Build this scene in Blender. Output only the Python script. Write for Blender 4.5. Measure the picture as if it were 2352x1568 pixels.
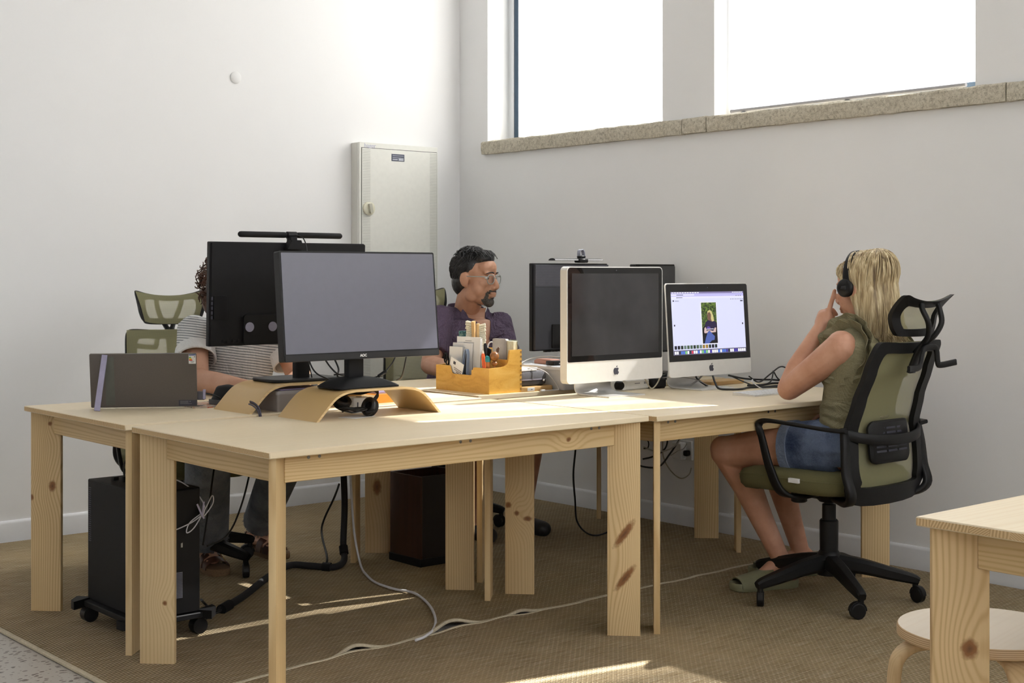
import bpy, bmesh, math, random
from mathutils import Vector, Matrix, Euler
random.seed(7)
S = bpy.context.scene
COL = S.collection
for o in list(bpy.data.objects): bpy.data.objects.remove(o)

# ------------------------------------------------------------------ camera, light, exposure
F_PX, HOR, CAMH, TH = 3188.0, 627.0, 1.2, math.radians(49.36)
cam = bpy.data.cameras.new('camera'); cam_o = bpy.data.objects.new('camera', cam); COL.objects.link(cam_o)
cam.sensor_width = 36.0; cam.sensor_fit = 'HORIZONTAL'
cam.lens = F_PX/2352*36.0
cam.shift_y = -(784-HOR)/2352
cam.clip_start = 0.05; cam.clip_end = 200
cam_o.location = (0, 0, CAMH)
cam_o.rotation_euler = (math.pi/2, 0, TH-math.pi/2)
S.camera = cam_o

W = bpy.data.worlds.new('world'); S.world = W; W.use_nodes = True
bg = W.node_tree.nodes['Background']
bg.inputs[0].default_value = (0.955, 0.97, 1.0, 1); bg.inputs[1].default_value = 3.6

sun = bpy.data.lights.new('sun', 'SUN'); sun_o = bpy.data.objects.new('sun', sun); COL.objects.link(sun_o)
sun.energy = 26.0; sun.angle = math.radians(0.6); sun.color = (1.0, 0.975, 0.93)
AZ, EL = math.radians(-12.0), math.radians(46.8)          # sun stands over the window wall
sd = Vector((math.cos(AZ)*math.cos(EL), math.sin(AZ)*math.cos(EL), math.sin(EL)))
sun_o.rotation_euler = sd.to_track_quat('Z', 'Y').to_euler()
sun_o.location = (9, 0, 9)

S.view_settings.view_transform = 'Standard'; S.view_settings.look = 'None'
S.view_settings.gamma = 1.0; S.view_settings.use_curve_mapping = False
S.view_settings.exposure = 0.56
S.cycles.max_bounces = 6; S.cycles.glossy_bounces = 2; S.cycles.transmission_bounces = 3; S.cycles.caustics_reflective = False; S.cycles.caustics_refractive = False

# ------------------------------------------------------------------ photograph pixel -> place helpers (used for measuring positions)
FW = Vector((math.cos(TH), math.sin(TH), 0)); RT = Vector((math.sin(TH), -math.cos(TH), 0)); CAM = Vector((0, 0, CAMH))
def ray(x, y): return FW + RT*((x-1176)/F_PX) + Vector((0, 0, (HOR-y)/F_PX))
def onX(x, y, X): r = ray(x, y); return CAM + r*(X/r.x)
def onY(x, y, Y): r = ray(x, y); return CAM + r*(Y/r.y)
def onZ(x, y, z): r = ray(x, y); return CAM + r*((z-CAMH)/r.z)
def dep(x, y, d): return CAM + ray(x, y)*d

# ------------------------------------------------------------------ mesh helpers
def V(*a): return Vector(a)
def cr(pts, n=6):
    """Catmull-Rom through points"""
    P = [Vector(p) for p in pts]
    if len(P) < 3: return P
    P = [2*P[0]-P[1]] + P + [2*P[-1]-P[-2]]
    out = []
    for i in range(1, len(P)-2):
        a, b, c, d = P[i-1:i+3]
        for k in range(n):
            t = k/n
            out.append(0.5*((2*b)+(c-a)*t+(2*a-5*b+4*c-d)*t*t+(3*b-a-3*c+d)*t**3))
    out.append(P[-2]); return out
def basis(d, up=V(0, 0, 1)):
    d = Vector(d).normalized()
    if abs(d.dot(up)) > .97: up = V(0, 1, 0) if abs(d.y) < .9 else V(1, 0, 0)
    x = up.cross(d).normalized(); y = d.cross(x).normalized()
    return Matrix((x, y, d)).transposed()
class M:
    def __init__(s): s.v = []; s.f = []; s.mi = []; s.cur = 0; s.T = None
    def add(s, vs, fs):
        b = len(s.v)
        s.v += [tuple(s.T @ Vector(v)) for v in vs] if s.T else [tuple(v) for v in vs]
        s.f += [tuple(i+b for i in f) for f in fs]; s.mi += [s.cur]*len(fs); return s
    def box(s, c, d, ch=0.0, R=None):
        c = Vector(c); hx, hy, hz = d[0]/2, d[1]/2, d[2]/2
        ch = min(ch, .49*min(d))
        vs, fs = [], []
        if ch <= 0:
            for x in (-1, 1):
                for y in (-1, 1):
                    for z in (-1, 1): vs.append(V(x*hx, y*hy, z*hz))
            fs = [(0,1,3,2),(4,6,7,5),(0,4,5,1),(2,3,7,6),(0,2,6,4),(1,5,7,3)]
        else:
            idx = {}
            for x in (-1, 1):
                for y in (-1, 1):
                    for z in (-1, 1):
                        for a in range(3):
                            idx[(x,y,z,a)] = len(vs)
                            vs.append(V(x*(hx-(ch if a != 0 else 0)), y*(hy-(ch if a != 1 else 0)), z*(hz-(ch if a != 2 else 0))))
            def q(*k): return tuple(idx[i] for i in k)
            for g in (-1, 1):
                fs.append(q((g,-1,-1,0),(g,1,-1,0),(g,1,1,0),(g,-1,1,0)) if g > 0 else q((g,-1,-1,0),(g,-1,1,0),(g,1,1,0),(g,1,-1,0)))
                fs.append(q((-1,g,-1,1),(-1,g,1,1),(1,g,1,1),(1,g,-1,1)) if g > 0 else q((-1,g,-1,1),(1,g,-1,1),(1,g,1,1),(-1,g,1,1)))
                fs.append(q((-1,-1,g,2),(1,-1,g,2),(1,1,g,2),(-1,1,g,2)) if g > 0 else q((-1,-1,g,2),(-1,1,g,2),(1,1,g,2),(1,-1,g,2)))
            for a in (-1, 1):
                for b in (-1, 1):
                    fs.append(q((a,b,-1,0),(a,b,1,0),(a,b,1,1),(a,b,-1,1)))
                    fs.append(q((a,-1,b,0),(a,1,b,0),(a,1,b,2),(a,-1,b,2)))
                    fs.append(q((-1,a,b,1),(1,a,b,1),(1,a,b,2),(-1,a,b,2)))
            for x in (-1, 1):
                for y in (-1, 1):
                    for z in (-1, 1): fs.append(q((x,y,z,0),(x,y,z,1),(x,y,z,2)))
        if R is not None: vs = [R @ v for v in vs]
        return s.add([c+v for v in vs], fs)
    def bx(s, x0, x1, y0, y1, z0, z1, ch=0.0):
        return s.box(((x0+x1)/2,(y0+y1)/2,(z0+z1)/2), (x1-x0, y1-y0, z1-z0), ch)
    def loft(s, rings, cap=True, closed=False, wrap=True):
        n = len(rings[0]); vs = [v for r in rings for v in r]; fs = []
        m = len(rings)
        for i in range(m if closed else m-1):
            a, b = i*n, ((i+1) % m)*n
            for k in range(n if wrap else n-1):
                k2 = (k+1) % n
                fs.append((a+k, a+k2, b+k2, b+k))
        if cap and not closed and wrap:
            fs.append(tuple(range(n-1, -1, -1))); fs.append(tuple((m-1)*n+k for k in range(n)))
        return s.add(vs, fs)
    def cyl(s, p0, p1, r0, r1=None, n=16):
        p0, p1 = Vector(p0), Vector(p1); r1 = r0 if r1 is None else r1
        B = basis(p1-p0)
        R = lambda p, r: [p + B @ V(r*math.cos(2*math.pi*k/n), r*math.sin(2*math.pi*k/n), 0) for k in range(n)]
        return s.loft([R(p0, r0), R(p1, r1)])
    def tube(s, pts, r, n=8, closed=False, prof=None):
        """round (or prof(i,t) -> 2D ring) sweep"""
        P = [Vector(p) for p in pts]; m = len(P); rings = []
        x = None
        for i in range(m):
            d = (P[(i+1) % m]-P[i-1]) if closed else (P[min(i+1, m-1)]-P[max(i-1, 0)])
            d = d.normalized()
            if x is None: x = basis(d).col[0].copy()
            x = (x - d*x.dot(d)).normalized(); y = d.cross(x)
            rr = r(i/(m-1)) if callable(r) else r
            rings.append([P[i] + x*(rr*math.cos(2*math.pi*k/n)) + y*(rr*math.sin(2*math.pi*k/n)) for k in range(n)])
        return s.loft(rings, closed=closed)
    def sweep(s, pts, side, w, t, closed=False):
        """flat bar: width w along fixed-ish 'side' vector, thickness t normal; w,t may be callables of 0..1"""
        P = [Vector(p) for p in pts]; m = len(P); rings = []
        for i in range(m):
            d = (P[(i+1) % m]-P[i-1]) if closed else (P[min(i+1, m-1)]-P[max(i-1, 0)])
            d = d.normalized(); sv = Vector(side(i/(m-1)) if callable(side) else side)
            sv = (sv-d*sv.dot(d)).normalized(); nv = d.cross(sv)
            ww = (w(i/(m-1)) if callable(w) else w)/2; tt = (t(i/(m-1)) if callable(t) else t)/2
            e = min(ww, tt)*.45
            rings.append([P[i]+sv*a+nv*b for a, b in ((ww-e,tt),(ww,tt-e),(ww,-tt+e),(ww-e,-tt),(-ww+e,-tt),(-ww,-tt+e),(-ww,tt-e),(-ww+e,tt))])
        return s.loft(rings, closed=closed)
    def prism(s, poly, h0, h1, fr=None):
        """2D outline extruded along local z; fr = 4x4"""
        fr = fr or Matrix.Identity(4)
        n = len(poly)
        if sum(poly[i][0]*poly[(i+1)%n][1]-poly[(i+1)%n][0]*poly[i][1] for i in range(n)) < 0: poly = poly[::-1]
        r0 = [fr @ V(p[0], p[1], h0) for p in poly]; r1 = [fr @ V(p[0], p[1], h1) for p in poly]
        return s.loft([r0, r1])
    def ringprism(s, outer, inner, h0, h1, fr=None):
        """frame between two outlines of equal count"""
        fr = fr or Matrix.Identity(4)
        L = lambda pl, h: [fr @ V(p[0], p[1], h) for p in pl]
        return s.loft([L(outer,h0), L(outer,h1), L(inner,h1), L(inner,h0)], closed=True)
    def lathe(s, prof, n=24, fr=None):
        fr = fr or Matrix.Identity(4)
        rings = [[fr @ V(max(r,1e-5)*math.cos(2*math.pi*k/n), max(r,1e-5)*math.sin(2*math.pi*k/n), z) for k in range(n)] for r, z in prof]
        return s.loft(rings)
    def ell(s, c, r, R=None, n=14, m=10):
        c = Vector(c); rings = []
        if not hasattr(r, '__len__'): r = (r, r, r)
        for i in range(m+1):
            th = math.pi*(i/m); th = min(max(th, .04), math.pi-.04)
            ring = []
            for k in range(n):
                p = V(r[0]*math.sin(th)*math.cos(2*math.pi*k/n), r[1]*math.sin(th)*math.sin(2*math.pi*k/n), -r[2]*math.cos(th))
                ring.append(c+(R @ p if R else p))
            rings.append(ring)
        return s.loft(rings)
    def cap(s, p0, p1, r0, r1=None, n=12, fl=1.0, side=None):
        """tapered capsule; fl flattens along the direction at right angles to 'side'"""
        p0, p1 = Vector(p0), Vector(p1); r1 = r0 if r1 is None else r1
        B = basis(p1-p0, Vector(side) if side is not None else V(0, 0, 1)); d = (p1-p0).normalized(); rings = []
        def ring(p, r): return [p + B @ V(r*fl*math.cos(2*math.pi*k/n), r*math.sin(2*math.pi*k/n), 0) for k in range(n)]
        for a in (85, 60, 30): rings.append(ring(p0-d*(r0*math.sin(math.radians(a))), r0*math.cos(math.radians(a))))
        for k in range(0, 5): rings.append(ring(p0.lerp(p1, k/4), r0+(r1-r0)*k/4))
        for a in (30, 60, 85): rings.append(ring(p1+d*(r1*math.sin(math.radians(a))), r1*math.cos(math.radians(a))))
        return s.loft(rings)
    def grid(s, fn, nu, nv):
        vs = [fn(i/nu, j/nv) for i in range(nu+1) for j in range(nv+1)]
        fs = [(i*(nv+1)+j, (i+1)*(nv+1)+j, (i+1)*(nv+1)+j+1, i*(nv+1)+j+1) for i in range(nu) for j in range(nv)]
        return s.add(vs, fs)
    def sheet(s, fn, nu, nv, t):
        """thick sheet from fn(u,v)->point; offset along normal by t"""
        e = 1e-3
        def nrm(u, v):
            a = Vector(fn(min(u+e,1), v))-Vector(fn(max(u-e,0), v)); b = Vector(fn(u, min(v+e,1)))-Vector(fn(u, max(v-e,0)))
            return a.cross(b).normalized()
        A = [[Vector(fn(i/nu, j/nv)) for j in range(nv+1)] for i in range(nu+1)]
        Bq = [[A[i][j]+nrm(i/nu, j/nv)*t for j in range(nv+1)] for i in range(nu+1)]
        n1 = nv+1; vs = [p for r in A for p in r]+[p for r in Bq for p in r]; o = (nu+1)*n1; fs = []
        for i in range(nu):
            for j in range(nv):
                a = i*n1+j
                fs.append((a, a+1, a+n1+1, a+n1)); fs.append((o+a, o+a+n1, o+a+n1+1, o+a+1))
        for i in range(nu):
            a = i*n1; fs.append((a, a+n1, o+a+n1, o+a)); a = i*n1+nv; fs.append((a, o+a, o+a+n1, a+n1))
        for j in range(nv):
            a = j; fs.append((a, o+a, o+a+1, a+1)); a = nu*n1+j; fs.append((a, a+1, o+a+1, o+a))
        return s.add(vs, fs)
    def mesh(s, name, mats, angle=38):
        me = bpy.data.meshes.new(name); me.from_pydata(s.v, [], s.f)
        if mats is not None:
            for m in (mats if isinstance(mats, (list, tuple)) else [mats]): me.materials.append(m)
        bm = bmesh.new(); bm.from_mesh(me)
        for f, i in zip(bm.faces, s.mi): f.material_index = i; f.smooth = True
        bmesh.ops.recalc_face_normals(bm, faces=bm.faces)
        bm.to_mesh(me); bm.free()
        me.set_sharp_from_angle(angle=math.radians(angle))
        return me
    def build(s, name, mats, parent=None, loc=None, rot=None, angle=38, label=None):
        o = bpy.data.objects.new(name, s.mesh(name, mats, angle)); COL.objects.link(o)
        if parent is not None: o.parent = parent
        if loc is not None: o.location = loc
        if rot is not None: o.rotation_euler = rot if hasattr(rot, '__len__') else (0, 0, rot)
        if label: o['label'] = label
        return o
def rrect(w, h, r, n=5, cx=0, cy=0):
    """rounded rectangle outline, centre cx,cy; r single or 4 (tr,tl,bl,br)"""
    R = (r,)*4 if not hasattr(r, '__len__') else r; pts = []
    for (sx, sy, a0), rr in zip(((1,1,0),(-1,1,90),(-1,-1,180),(1,-1,270)), R):
        for k in range(n+1):
            a = math.radians(a0+90*k/n)
            pts.append((cx+sx*(w/2-rr)+rr*math.cos(a), cy+sy*(h/2-rr)+rr*math.sin(a)))
    return pts
def circ(r, n=20, cx=0, cy=0, ry=None): return [(cx+r*math.cos(2*math.pi*k/n), cy+(ry or r)*math.sin(2*math.pi*k/n)) for k in range(n)]
def fr(o, x, y):
    """frame matrix: origin o, local x, local y (z = x cross y)"""
    x = Vector(x).normalized(); y = Vector(y); y = (y-x*y.dot(x)).normalized(); z = x.cross(y)
    m = Matrix((x, y, z)).transposed().to_4x4(); m.translation = Vector(o); return m
def tag(o, label, cat, group=None):
    o['label'] = label; o['category'] = cat
    if group: o['group'] = group
    return o
def thing(name, label, cat, loc=(0,0,0), rz=0.0, group=None):
    o = bpy.data.objects.new(name, None); COL.objects.link(o); o.empty_display_size = .1
    o.location = loc; o.rotation_euler = (0, 0, rz)
    return tag(o, label, cat, group)
def struct(o): o['kind'] = 'structure'; return o
def copy_tree(o, parent=None):
    c = o.copy(); COL.objects.link(c); c.parent = parent
    for ch in list(o.children): copy_tree(ch, c)
    return c
def text_mesh(body, size, name, mat, parent, matrix, ext=.0004, bold=0.0):
    cu = bpy.data.curves.new('t', 'FONT'); cu.body = body; cu.size = size; cu.align_x = 'CENTER'; cu.align_y = 'CENTER'; cu.extrude = ext; cu.offset = bold
    to = bpy.data.objects.new('t', cu); COL.objects.link(to)
    bpy.context.view_layer.update()
    me = bpy.data.meshes.new_from_object(to.evaluated_get(bpy.context.evaluated_depsgraph_get()))
    bpy.data.objects.remove(to); bpy.data.curves.remove(cu)
    me.transform(matrix); me.materials.clear(); me.materials.append(mat)
    o = bpy.data.objects.new(name, me); COL.objects.link(o); o.parent = parent; return o

# ------------------------------------------------------------------ material helpers
class NT:
    def __init__(s, name):
        s.m = bpy.data.materials.new(name); s.m.use_nodes = True; s.t = s.m.node_tree; s.n = s.t.nodes; s.b = s.n['Principled BSDF']
        s.tc = None
    def new(s, typ, **kw):
        n = s.n.new(typ)
        for k, v in kw.items(): setattr(n, k, v)
        return n
    def ln(s, a, b): s.t.links.new(a, b); return s
    def setin(s, sock, v):
        if hasattr(v, 'is_output'): s.ln(v, sock)
        else: sock.default_value = v
    def math(s, op, a, b=None, c=None, clamp=False):
        n = s.new('ShaderNodeMath', operation=op, use_clamp=clamp); s.setin(n.inputs[0], a)
        if b is not None: s.setin(n.inputs[1], b)
        if c is not None: s.setin(n.inputs[2], c)
        return n.outputs[0]
    def obj(s):
        if s.tc is None: s.tc = s.new('ShaderNodeTexCoord')
        return s.tc.outputs['Object']
    def sep(s, v):
        n = s.new('ShaderNodeSeparateXYZ'); s.ln(v, n.inputs[0]); return n.outputs
    def comb(s, x, y, z):
        n = s.new('ShaderNodeCombineXYZ')
        for i, q in enumerate((x, y, z)): s.setin(n.inputs[i], q)
        return n.outputs[0]
    def mapv(s, v, scale=(1,1,1), loc=(0,0,0)):
        n = s.new('ShaderNodeMapping'); s.ln(v, n.inputs[0]); n.inputs['Scale'].default_value = scale; n.inputs['Location'].default_value = loc; return n.outputs[0]
    def noise(s, v, scale, detail=3, rough=.55, dist=0.0):
        n = s.new('ShaderNodeTexNoise'); s.ln(v, n.inputs['Vector']); n.inputs['Scale'].default_value = scale; n.inputs['Detail'].default_value = detail
        n.inputs['Roughness'].default_value = rough; n.inputs['Distortion'].default_value = dist; return n.outputs['Fac']
    def ramp(s, f, stops, interp='LINEAR'):
        n = s.new('ShaderNodeValToRGB'); n.color_ramp.interpolation = interp; s.ln(f, n.inputs[0]); e = n.color_ramp.elements
        while len(e) < len(stops): e.new(.5)
        for k, (p, c) in enumerate(stops): e[k].position = p; e[k].color = (*c, 1) if len(c) == 3 else c
        return n.outputs[0]
    def mix(s, f, a, b, mode='MIX'):
        n = s.new('ShaderNodeMix', data_type='RGBA', blend_type=mode); s.setin(n.inputs[0], f)
        for i, q in ((6, a), (7, b)):
            if hasattr(q, 'is_output'): s.ln(q, n.inputs[i])
            else: n.inputs[i].default_value = (*q, 1) if len(q) == 3 else q
        return n.outputs[2]
    def bump(s, h, strength=.3, dist=.01):
        n = s.new('ShaderNodeBump'); n.inputs['Strength'].default_value = strength; n.inputs['Distance'].default_value = dist
        s.ln(h, n.inputs['Height']); s.ln(n.outputs[0], s.b.inputs['Normal']); return s
    def base(s, c): s.setin(s.b.inputs['Base Color'], c if hasattr(c, 'is_output') else (*c, 1)); return s
    def p(s, **kw):
        for k, v in kw.items(): s.setin(s.b.inputs[k.replace('_', ' ')], v)
        return s
def lin(r, g, b): return tuple(((c/255)/12.92 if c/255 <= .04045 else (((c/255)+.055)/1.055)**2.4) for c in (r, g, b))
def plain(name, col, rough=.5, metal=0.0, var=.06, nscale=40, bump=0.0, bscale=200, spec=.5, coat=0.0):
    t = NT(name); v = t.obj(); n = t.noise(v, nscale, 3)
    c2 = tuple(min(1, c*(1+var)) for c in col); c1 = tuple(c*(1-var) for c in col)
    t.base(t.ramp(n, [(.3, c1), (.7, c2)])); t.p(Roughness=rough, Metallic=metal)
    t.b.inputs['Specular IOR Level'].default_value = spec
    if coat: t.b.inputs['Coat Weight'].default_value = coat
    if bump: t.bump(t.noise(v, bscale, 2), bump, .002)
    return t.m
def emit(name, col, s=1.0):
    t = NT(name); t.base(tuple(c*.2 for c in col)); t.p(Roughness=.4)
    t.b.inputs['Emission Color'].default_value = (*col, 1); t.b.inputs['Emission Strength'].default_value = s; return t.m
def wood(name, axis=0, light=(.86,.69,.42), dark=(.66,.45,.20), freq=70, knots=(), rough=.5, across=1, contrast=.7, stretch=.7, wav=34.0):
    """pine: growth lines run along 'axis'; knots = (along, across, length, width, tilt)"""
    t = NT(name); v = t.obj(); x = t.sep(v)
    rnd = t.new('ShaderNodeObjectInfo').outputs['Random']; off = t.math('MULTIPLY', rnd, 37.0)
    sc = [9, 9, 9]; sc[axis] = stretch
    vo = t.new('ShaderNodeVectorMath', operation='ADD'); t.ln(v, vo.inputs[0]); t.ln(t.comb(off, off, off), vo.inputs[1])
    big = t.noise(t.mapv(vo.outputs[0], tuple(sc)), 1.0, 2, .5)
    a, b = x[axis], x[across]
    ph = t.math('ADD', t.math('MULTIPLY', b, freq), t.math('MULTIPLY', big, wav))
    km = None
    for (ka, kb, kl, kw, tilt) in knots:
        da = t.math('SUBTRACT', a, ka); db = t.math('SUBTRACT', b, kb)
        c_, s_ = math.cos(tilt), math.sin(tilt)
        u = t.math('ADD', t.math('MULTIPLY', da, c_), t.math('MULTIPLY', db, s_)); w = t.math('SUBTRACT', t.math('MULTIPLY', db, c_), t.math('MULTIPLY', da, s_))
        d2 = t.math('ADD', t.math('POWER', t.math('DIVIDE', u, kl), 2.0), t.math('POWER', t.math('DIVIDE', w, kw), 2.0))
        bulge = t.math('EXPONENT', t.math('MULTIPLY', t.math('ADD', t.math('POWER', t.math('DIVIDE', da, kl*2.2+.03), 2.0), t.math('POWER', t.math('DIVIDE', db, kw*2+.02), 2.0)), -1.0))
        ph = t.math('ADD', ph, t.math('MULTIPLY', bulge, 16.0))
        ed = t.noise(t.mapv(v, (90, 90, 90)), 1.0, 2)
        k = t.math('SUBTRACT', 1.25, t.math('ADD', t.math('SQRT', d2), t.math('MULTIPLY', ed, .5)), clamp=True)
        km = k if km is None else t.math('MAXIMUM', km, k)
    sn = t.math('MULTIPLY_ADD', t.math('SINE', ph), .5, .5)
    fine = [260, 260, 260]; fine[axis] = 5
    fn = t.noise(t.mapv(vo.outputs[0], tuple(fine)), 1.0, 2)
    blot = t.noise(t.mapv(vo.outputs[0], (5, 5, 5)), 1.0, 2)
    f = t.math('MULTIPLY', t.math('POWER', sn, 2.5), contrast)
    f = t.math('ADD', f, t.math('MULTIPLY', t.math('SUBTRACT', fn, .5), .35), clamp=True)
    c = t.mix(f, light, dark)
    c = t.mix(t.math('MULTIPLY', t.math('SUBTRACT', blot, .4, clamp=True), .8), c, tuple(q*.82 for q in light))
    if km is not None:
        c = t.mix(t.math('MULTIPLY', km, 2.2, clamp=True), c, (.27, .115, .035))
        c = t.mix(t.math('MULTIPLY', t.math('SUBTRACT', km, .55, clamp=True), 2.0, clamp=True), c, (.13, .055, .02))
    t.base(c).p(Roughness=rough); t.bump(fn, .08, .001)
    return t.m

# ------------------------------------------------------------------ materials of the room
def wall_mat(name, col):
    t = NT(name); v = t.obj(); n = t.noise(v, 1.6, 4); n2 = t.noise(v, 55, 3)
    t.base(t.ramp(n, [(.3, tuple(c*.975 for c in col)), (.7, col)])).p(Roughness=.7); t.bump(n2, .05, .004); return t.m
WALL = wall_mat('wall paint', (.90, .90, .895))
CEIL = wall_mat('ceiling paint', (.90, .90, .895))
BASEB = plain('baseboard paint', (.80, .81, .83), .45, var=.03, nscale=8, bump=.05, bscale=30)
def stone():
    t = NT('granite'); v = t.obj(); a = t.noise(v, 70, 5, .75); b = t.noise(v, 9, 3); w = t.new('ShaderNodeTexVoronoi'); t.ln(v, w.inputs['Vector']); w.inputs['Scale'].default_value = 170
    c = t.ramp(a, [(.30, lin(120,112,98)), (.45, lin(196,188,170)), (.62, lin(226,220,204)), (.76, lin(176,150,116))])
    c = t.mix(t.math('MULTIPLY', b, .5), c, lin(214,204,180)); c = t.mix(t.math('LESS_THAN', w.outputs['Distance'], .16), c, lin(74,68,60))
    t.base(c).p(Roughness=.85); t.bump(a, .7, .01); return t.m
STONE = stone()
def terrazzo():
    t = NT('terrazzo'); v = t.obj(); c = lin(196, 190, 182)
    for sc, th, col in ((38, .30, lin(96,84,74)), (55, .22, lin(150,140,130)), (24, .2, lin(120,108,98))):
        vo = t.new('ShaderNodeTexVoronoi'); t.ln(t.mapv(v, (1,1.7,1), (sc,sc*.3,0)), vo.inputs['Vector']); vo.inputs['Scale'].default_value = sc
        pick = t.math('GREATER_THAN', t.sep(vo.outputs['Color'])[0], .45)
        f = t.math('MULTIPLY', t.math('LESS_THAN', vo.outputs['Distance'], th), pick)
        c = t.mix(f, c, col)
    t.base(c).p(Roughness=.35); return t.m
TERR = terrazzo()
def sisal(name, off):
    t = NT(name); v = t.obj(); x = t.sep(v); k = math.pi/.0105
    wob = t.math('MULTIPLY', t.noise(v, 14, 2), 2.6)
    u = t.math('ADD', t.math('MULTIPLY', x[0], k), wob); w = t.math('ADD', t.math('MULTIPLY', x[1], k), wob)
    su, sv = t.math('ABSOLUTE', t.math('SINE', u)), t.math('ABSOLUTE', t.math('SINE', w))
    chk = t.math('GREATER_THAN', t.math('MULTIPLY', t.math('SINE', u), t.math('SINE', w)), 0.0)
    h = t.math('MULTIPLY', t.math('POWER', su, .6), t.math('POWER', sv, .6))
    h = t.math('MULTIPLY', h, t.math('MULTIPLY_ADD', chk, .4, .6))
    str_ = t.noise(t.mapv(v, (9, 210, 1), (off, 0, 0)), 1.0, 3); pat = t.noise(v, 2.2, 3); fib = t.noise(v, 700, 2)
    c = t.ramp(t.math('ADD', t.math('MULTIPLY', str_, .75), t.math('MULTIPLY', fib, .25)), [(.30, lin(152,132,98)), (.5, lin(202,182,146)), (.72, lin(234,221,195))])
    c = t.mix(t.math('MULTIPLY', t.math('SUBTRACT', 1.0, h), .72), c, lin(84,67,45))
    c = t.mix(t.math('MULTIPLY', t.math('SUBTRACT', pat, .45, clamp=True), 1.2, clamp=True), c, lin(200,176,136))
    t.base(c).p(Roughness=.95); t.b.inputs['Specular IOR Level'].default_value = .1
    t.bump(t.math('ADD', h, t.math('MULTIPLY', fib, .25)), .9, .006); return t.m
RUG1, RUG2 = sisal('sisal weave', 0), sisal('sisal weave near', 5)
BIND = plain('rug binding', lin(204,192,166), .9, var=.12, nscale=120, bump=.4, bscale=500)
GASKET = plain('window frame paint', lin(70,92,112), .4)
def glass_pane():
    t = NT('window glass'); tr = t.new('ShaderNodeBsdfTransparent'); gl = t.new('ShaderNodeBsdfGlossy'); mx = t.new('ShaderNodeMixShader'); gl.inputs['Roughness'].default_value = .02
    fz = t.new('ShaderNodeFresnel'); fz.inputs[0].default_value = 1.3
    tr.inputs[0].default_value = (.965,.965,.965,1)
    t.ln(fz.outputs[0], mx.inputs[0]); t.ln(tr.outputs[0], mx.inputs[1]); t.ln(gl.outputs[0], mx.inputs[2]); t.ln(mx.outputs[0], t.n['Material Output'].inputs[0]); return t.m
PANE = glass_pane()
def blind_cloth(lo, hi):
    t = NT('roller blind cloth'); tl = t.new('ShaderNodeBsdfTranslucent'); df = t.new('ShaderNodeBsdfDiffuse'); tr = t.new('ShaderNodeBsdfTransparent')
    v = t.obj(); x = t.sep(v); wv = t.noise(t.mapv(v, (400, 400, 400)), 1.0, 1)
    col = t.ramp(wv, [(.3, (.90,.90,.89)), (.7, (.96,.96,.95))])
    t.ln(col, tl.inputs[0]); t.ln(col, df.inputs[0])
    m1 = t.new('ShaderNodeMixShader'); m1.inputs[0].default_value = .45; t.ln(tl.outputs[0], m1.inputs[1]); t.ln(df.outputs[0], m1.inputs[2])
    streak = t.ramp(t.noise(t.mapv(v, (1, 3.0, .25)), 1.0, 2), [(.35, (lo,)*3), (.65, (hi,)*3)])      # open weave, a little uneven
    m2 = t.new('ShaderNodeMixShader'); t.ln(streak, m2.inputs[0]); t.ln(m1.outputs[0], m2.inputs[1]); t.ln(tr.outputs[0], m2.inputs[2])
    t.ln(m2.outputs[0], t.n['Material Output'].inputs[0]); return t.m
BLIND, BLIND_D, BLIND_M = blind_cloth(.12, .42), blind_cloth(.006, .035), blind_cloth(.03, .22)      # open weave / denser cloth
ALU = plain('brushed aluminium', (.72,.73,.74), .32, 1.0, var=.03)
BARM = plain('grey blind bar', (.30,.30,.32), .6)
WHITE = plain('white plastic', (.82,.82,.80), .4, var=.02)

# ------------------------------------------------------------------ the room
RX, LY, CZ = 4.88, 6.14, 4.3            # window wall, far wall, ceiling
YB, XB = -4.0, -3.0                     # walls behind the camera
m = M(); m.bx(XB-.2, RX+.4, YB-.2, LY+.25, -.12, 0); struct(m.build('floor', TERR))
m = M(); m.bx(XB-.2, RX+.4, YB-.2, LY+.25, CZ, CZ+.15); struct(m.build('ceiling', CEIL))
m = M(); m.bx(XB-.2, RX+.4, LY, LY+.25, 0, CZ); struct(m.build('wall_far', WALL))
m = M(); m.bx(XB-.2, XB, YB-.2, LY, 0, CZ); struct(m.build('wall_back', WALL))
# wall behind the camera's right shoulder, with tall window openings
m = M(); OPEN = [(-2.2, .3), (1.2, 4.3)]; y0, y1 = YB-.2, YB
m.bx(XB, RX, y0, y1, 0, 2.1); m.bx(XB, RX, y0, y1, 3.7, CZ)
xs = [XB] + [q for p in OPEN for q in p] + [RX]
for k in range(0, len(xs), 2): m.bx(xs[k], xs[k+1], y0, y1, 2.1, 3.7)
struct(m.build('wall_near', WALL))
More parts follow.
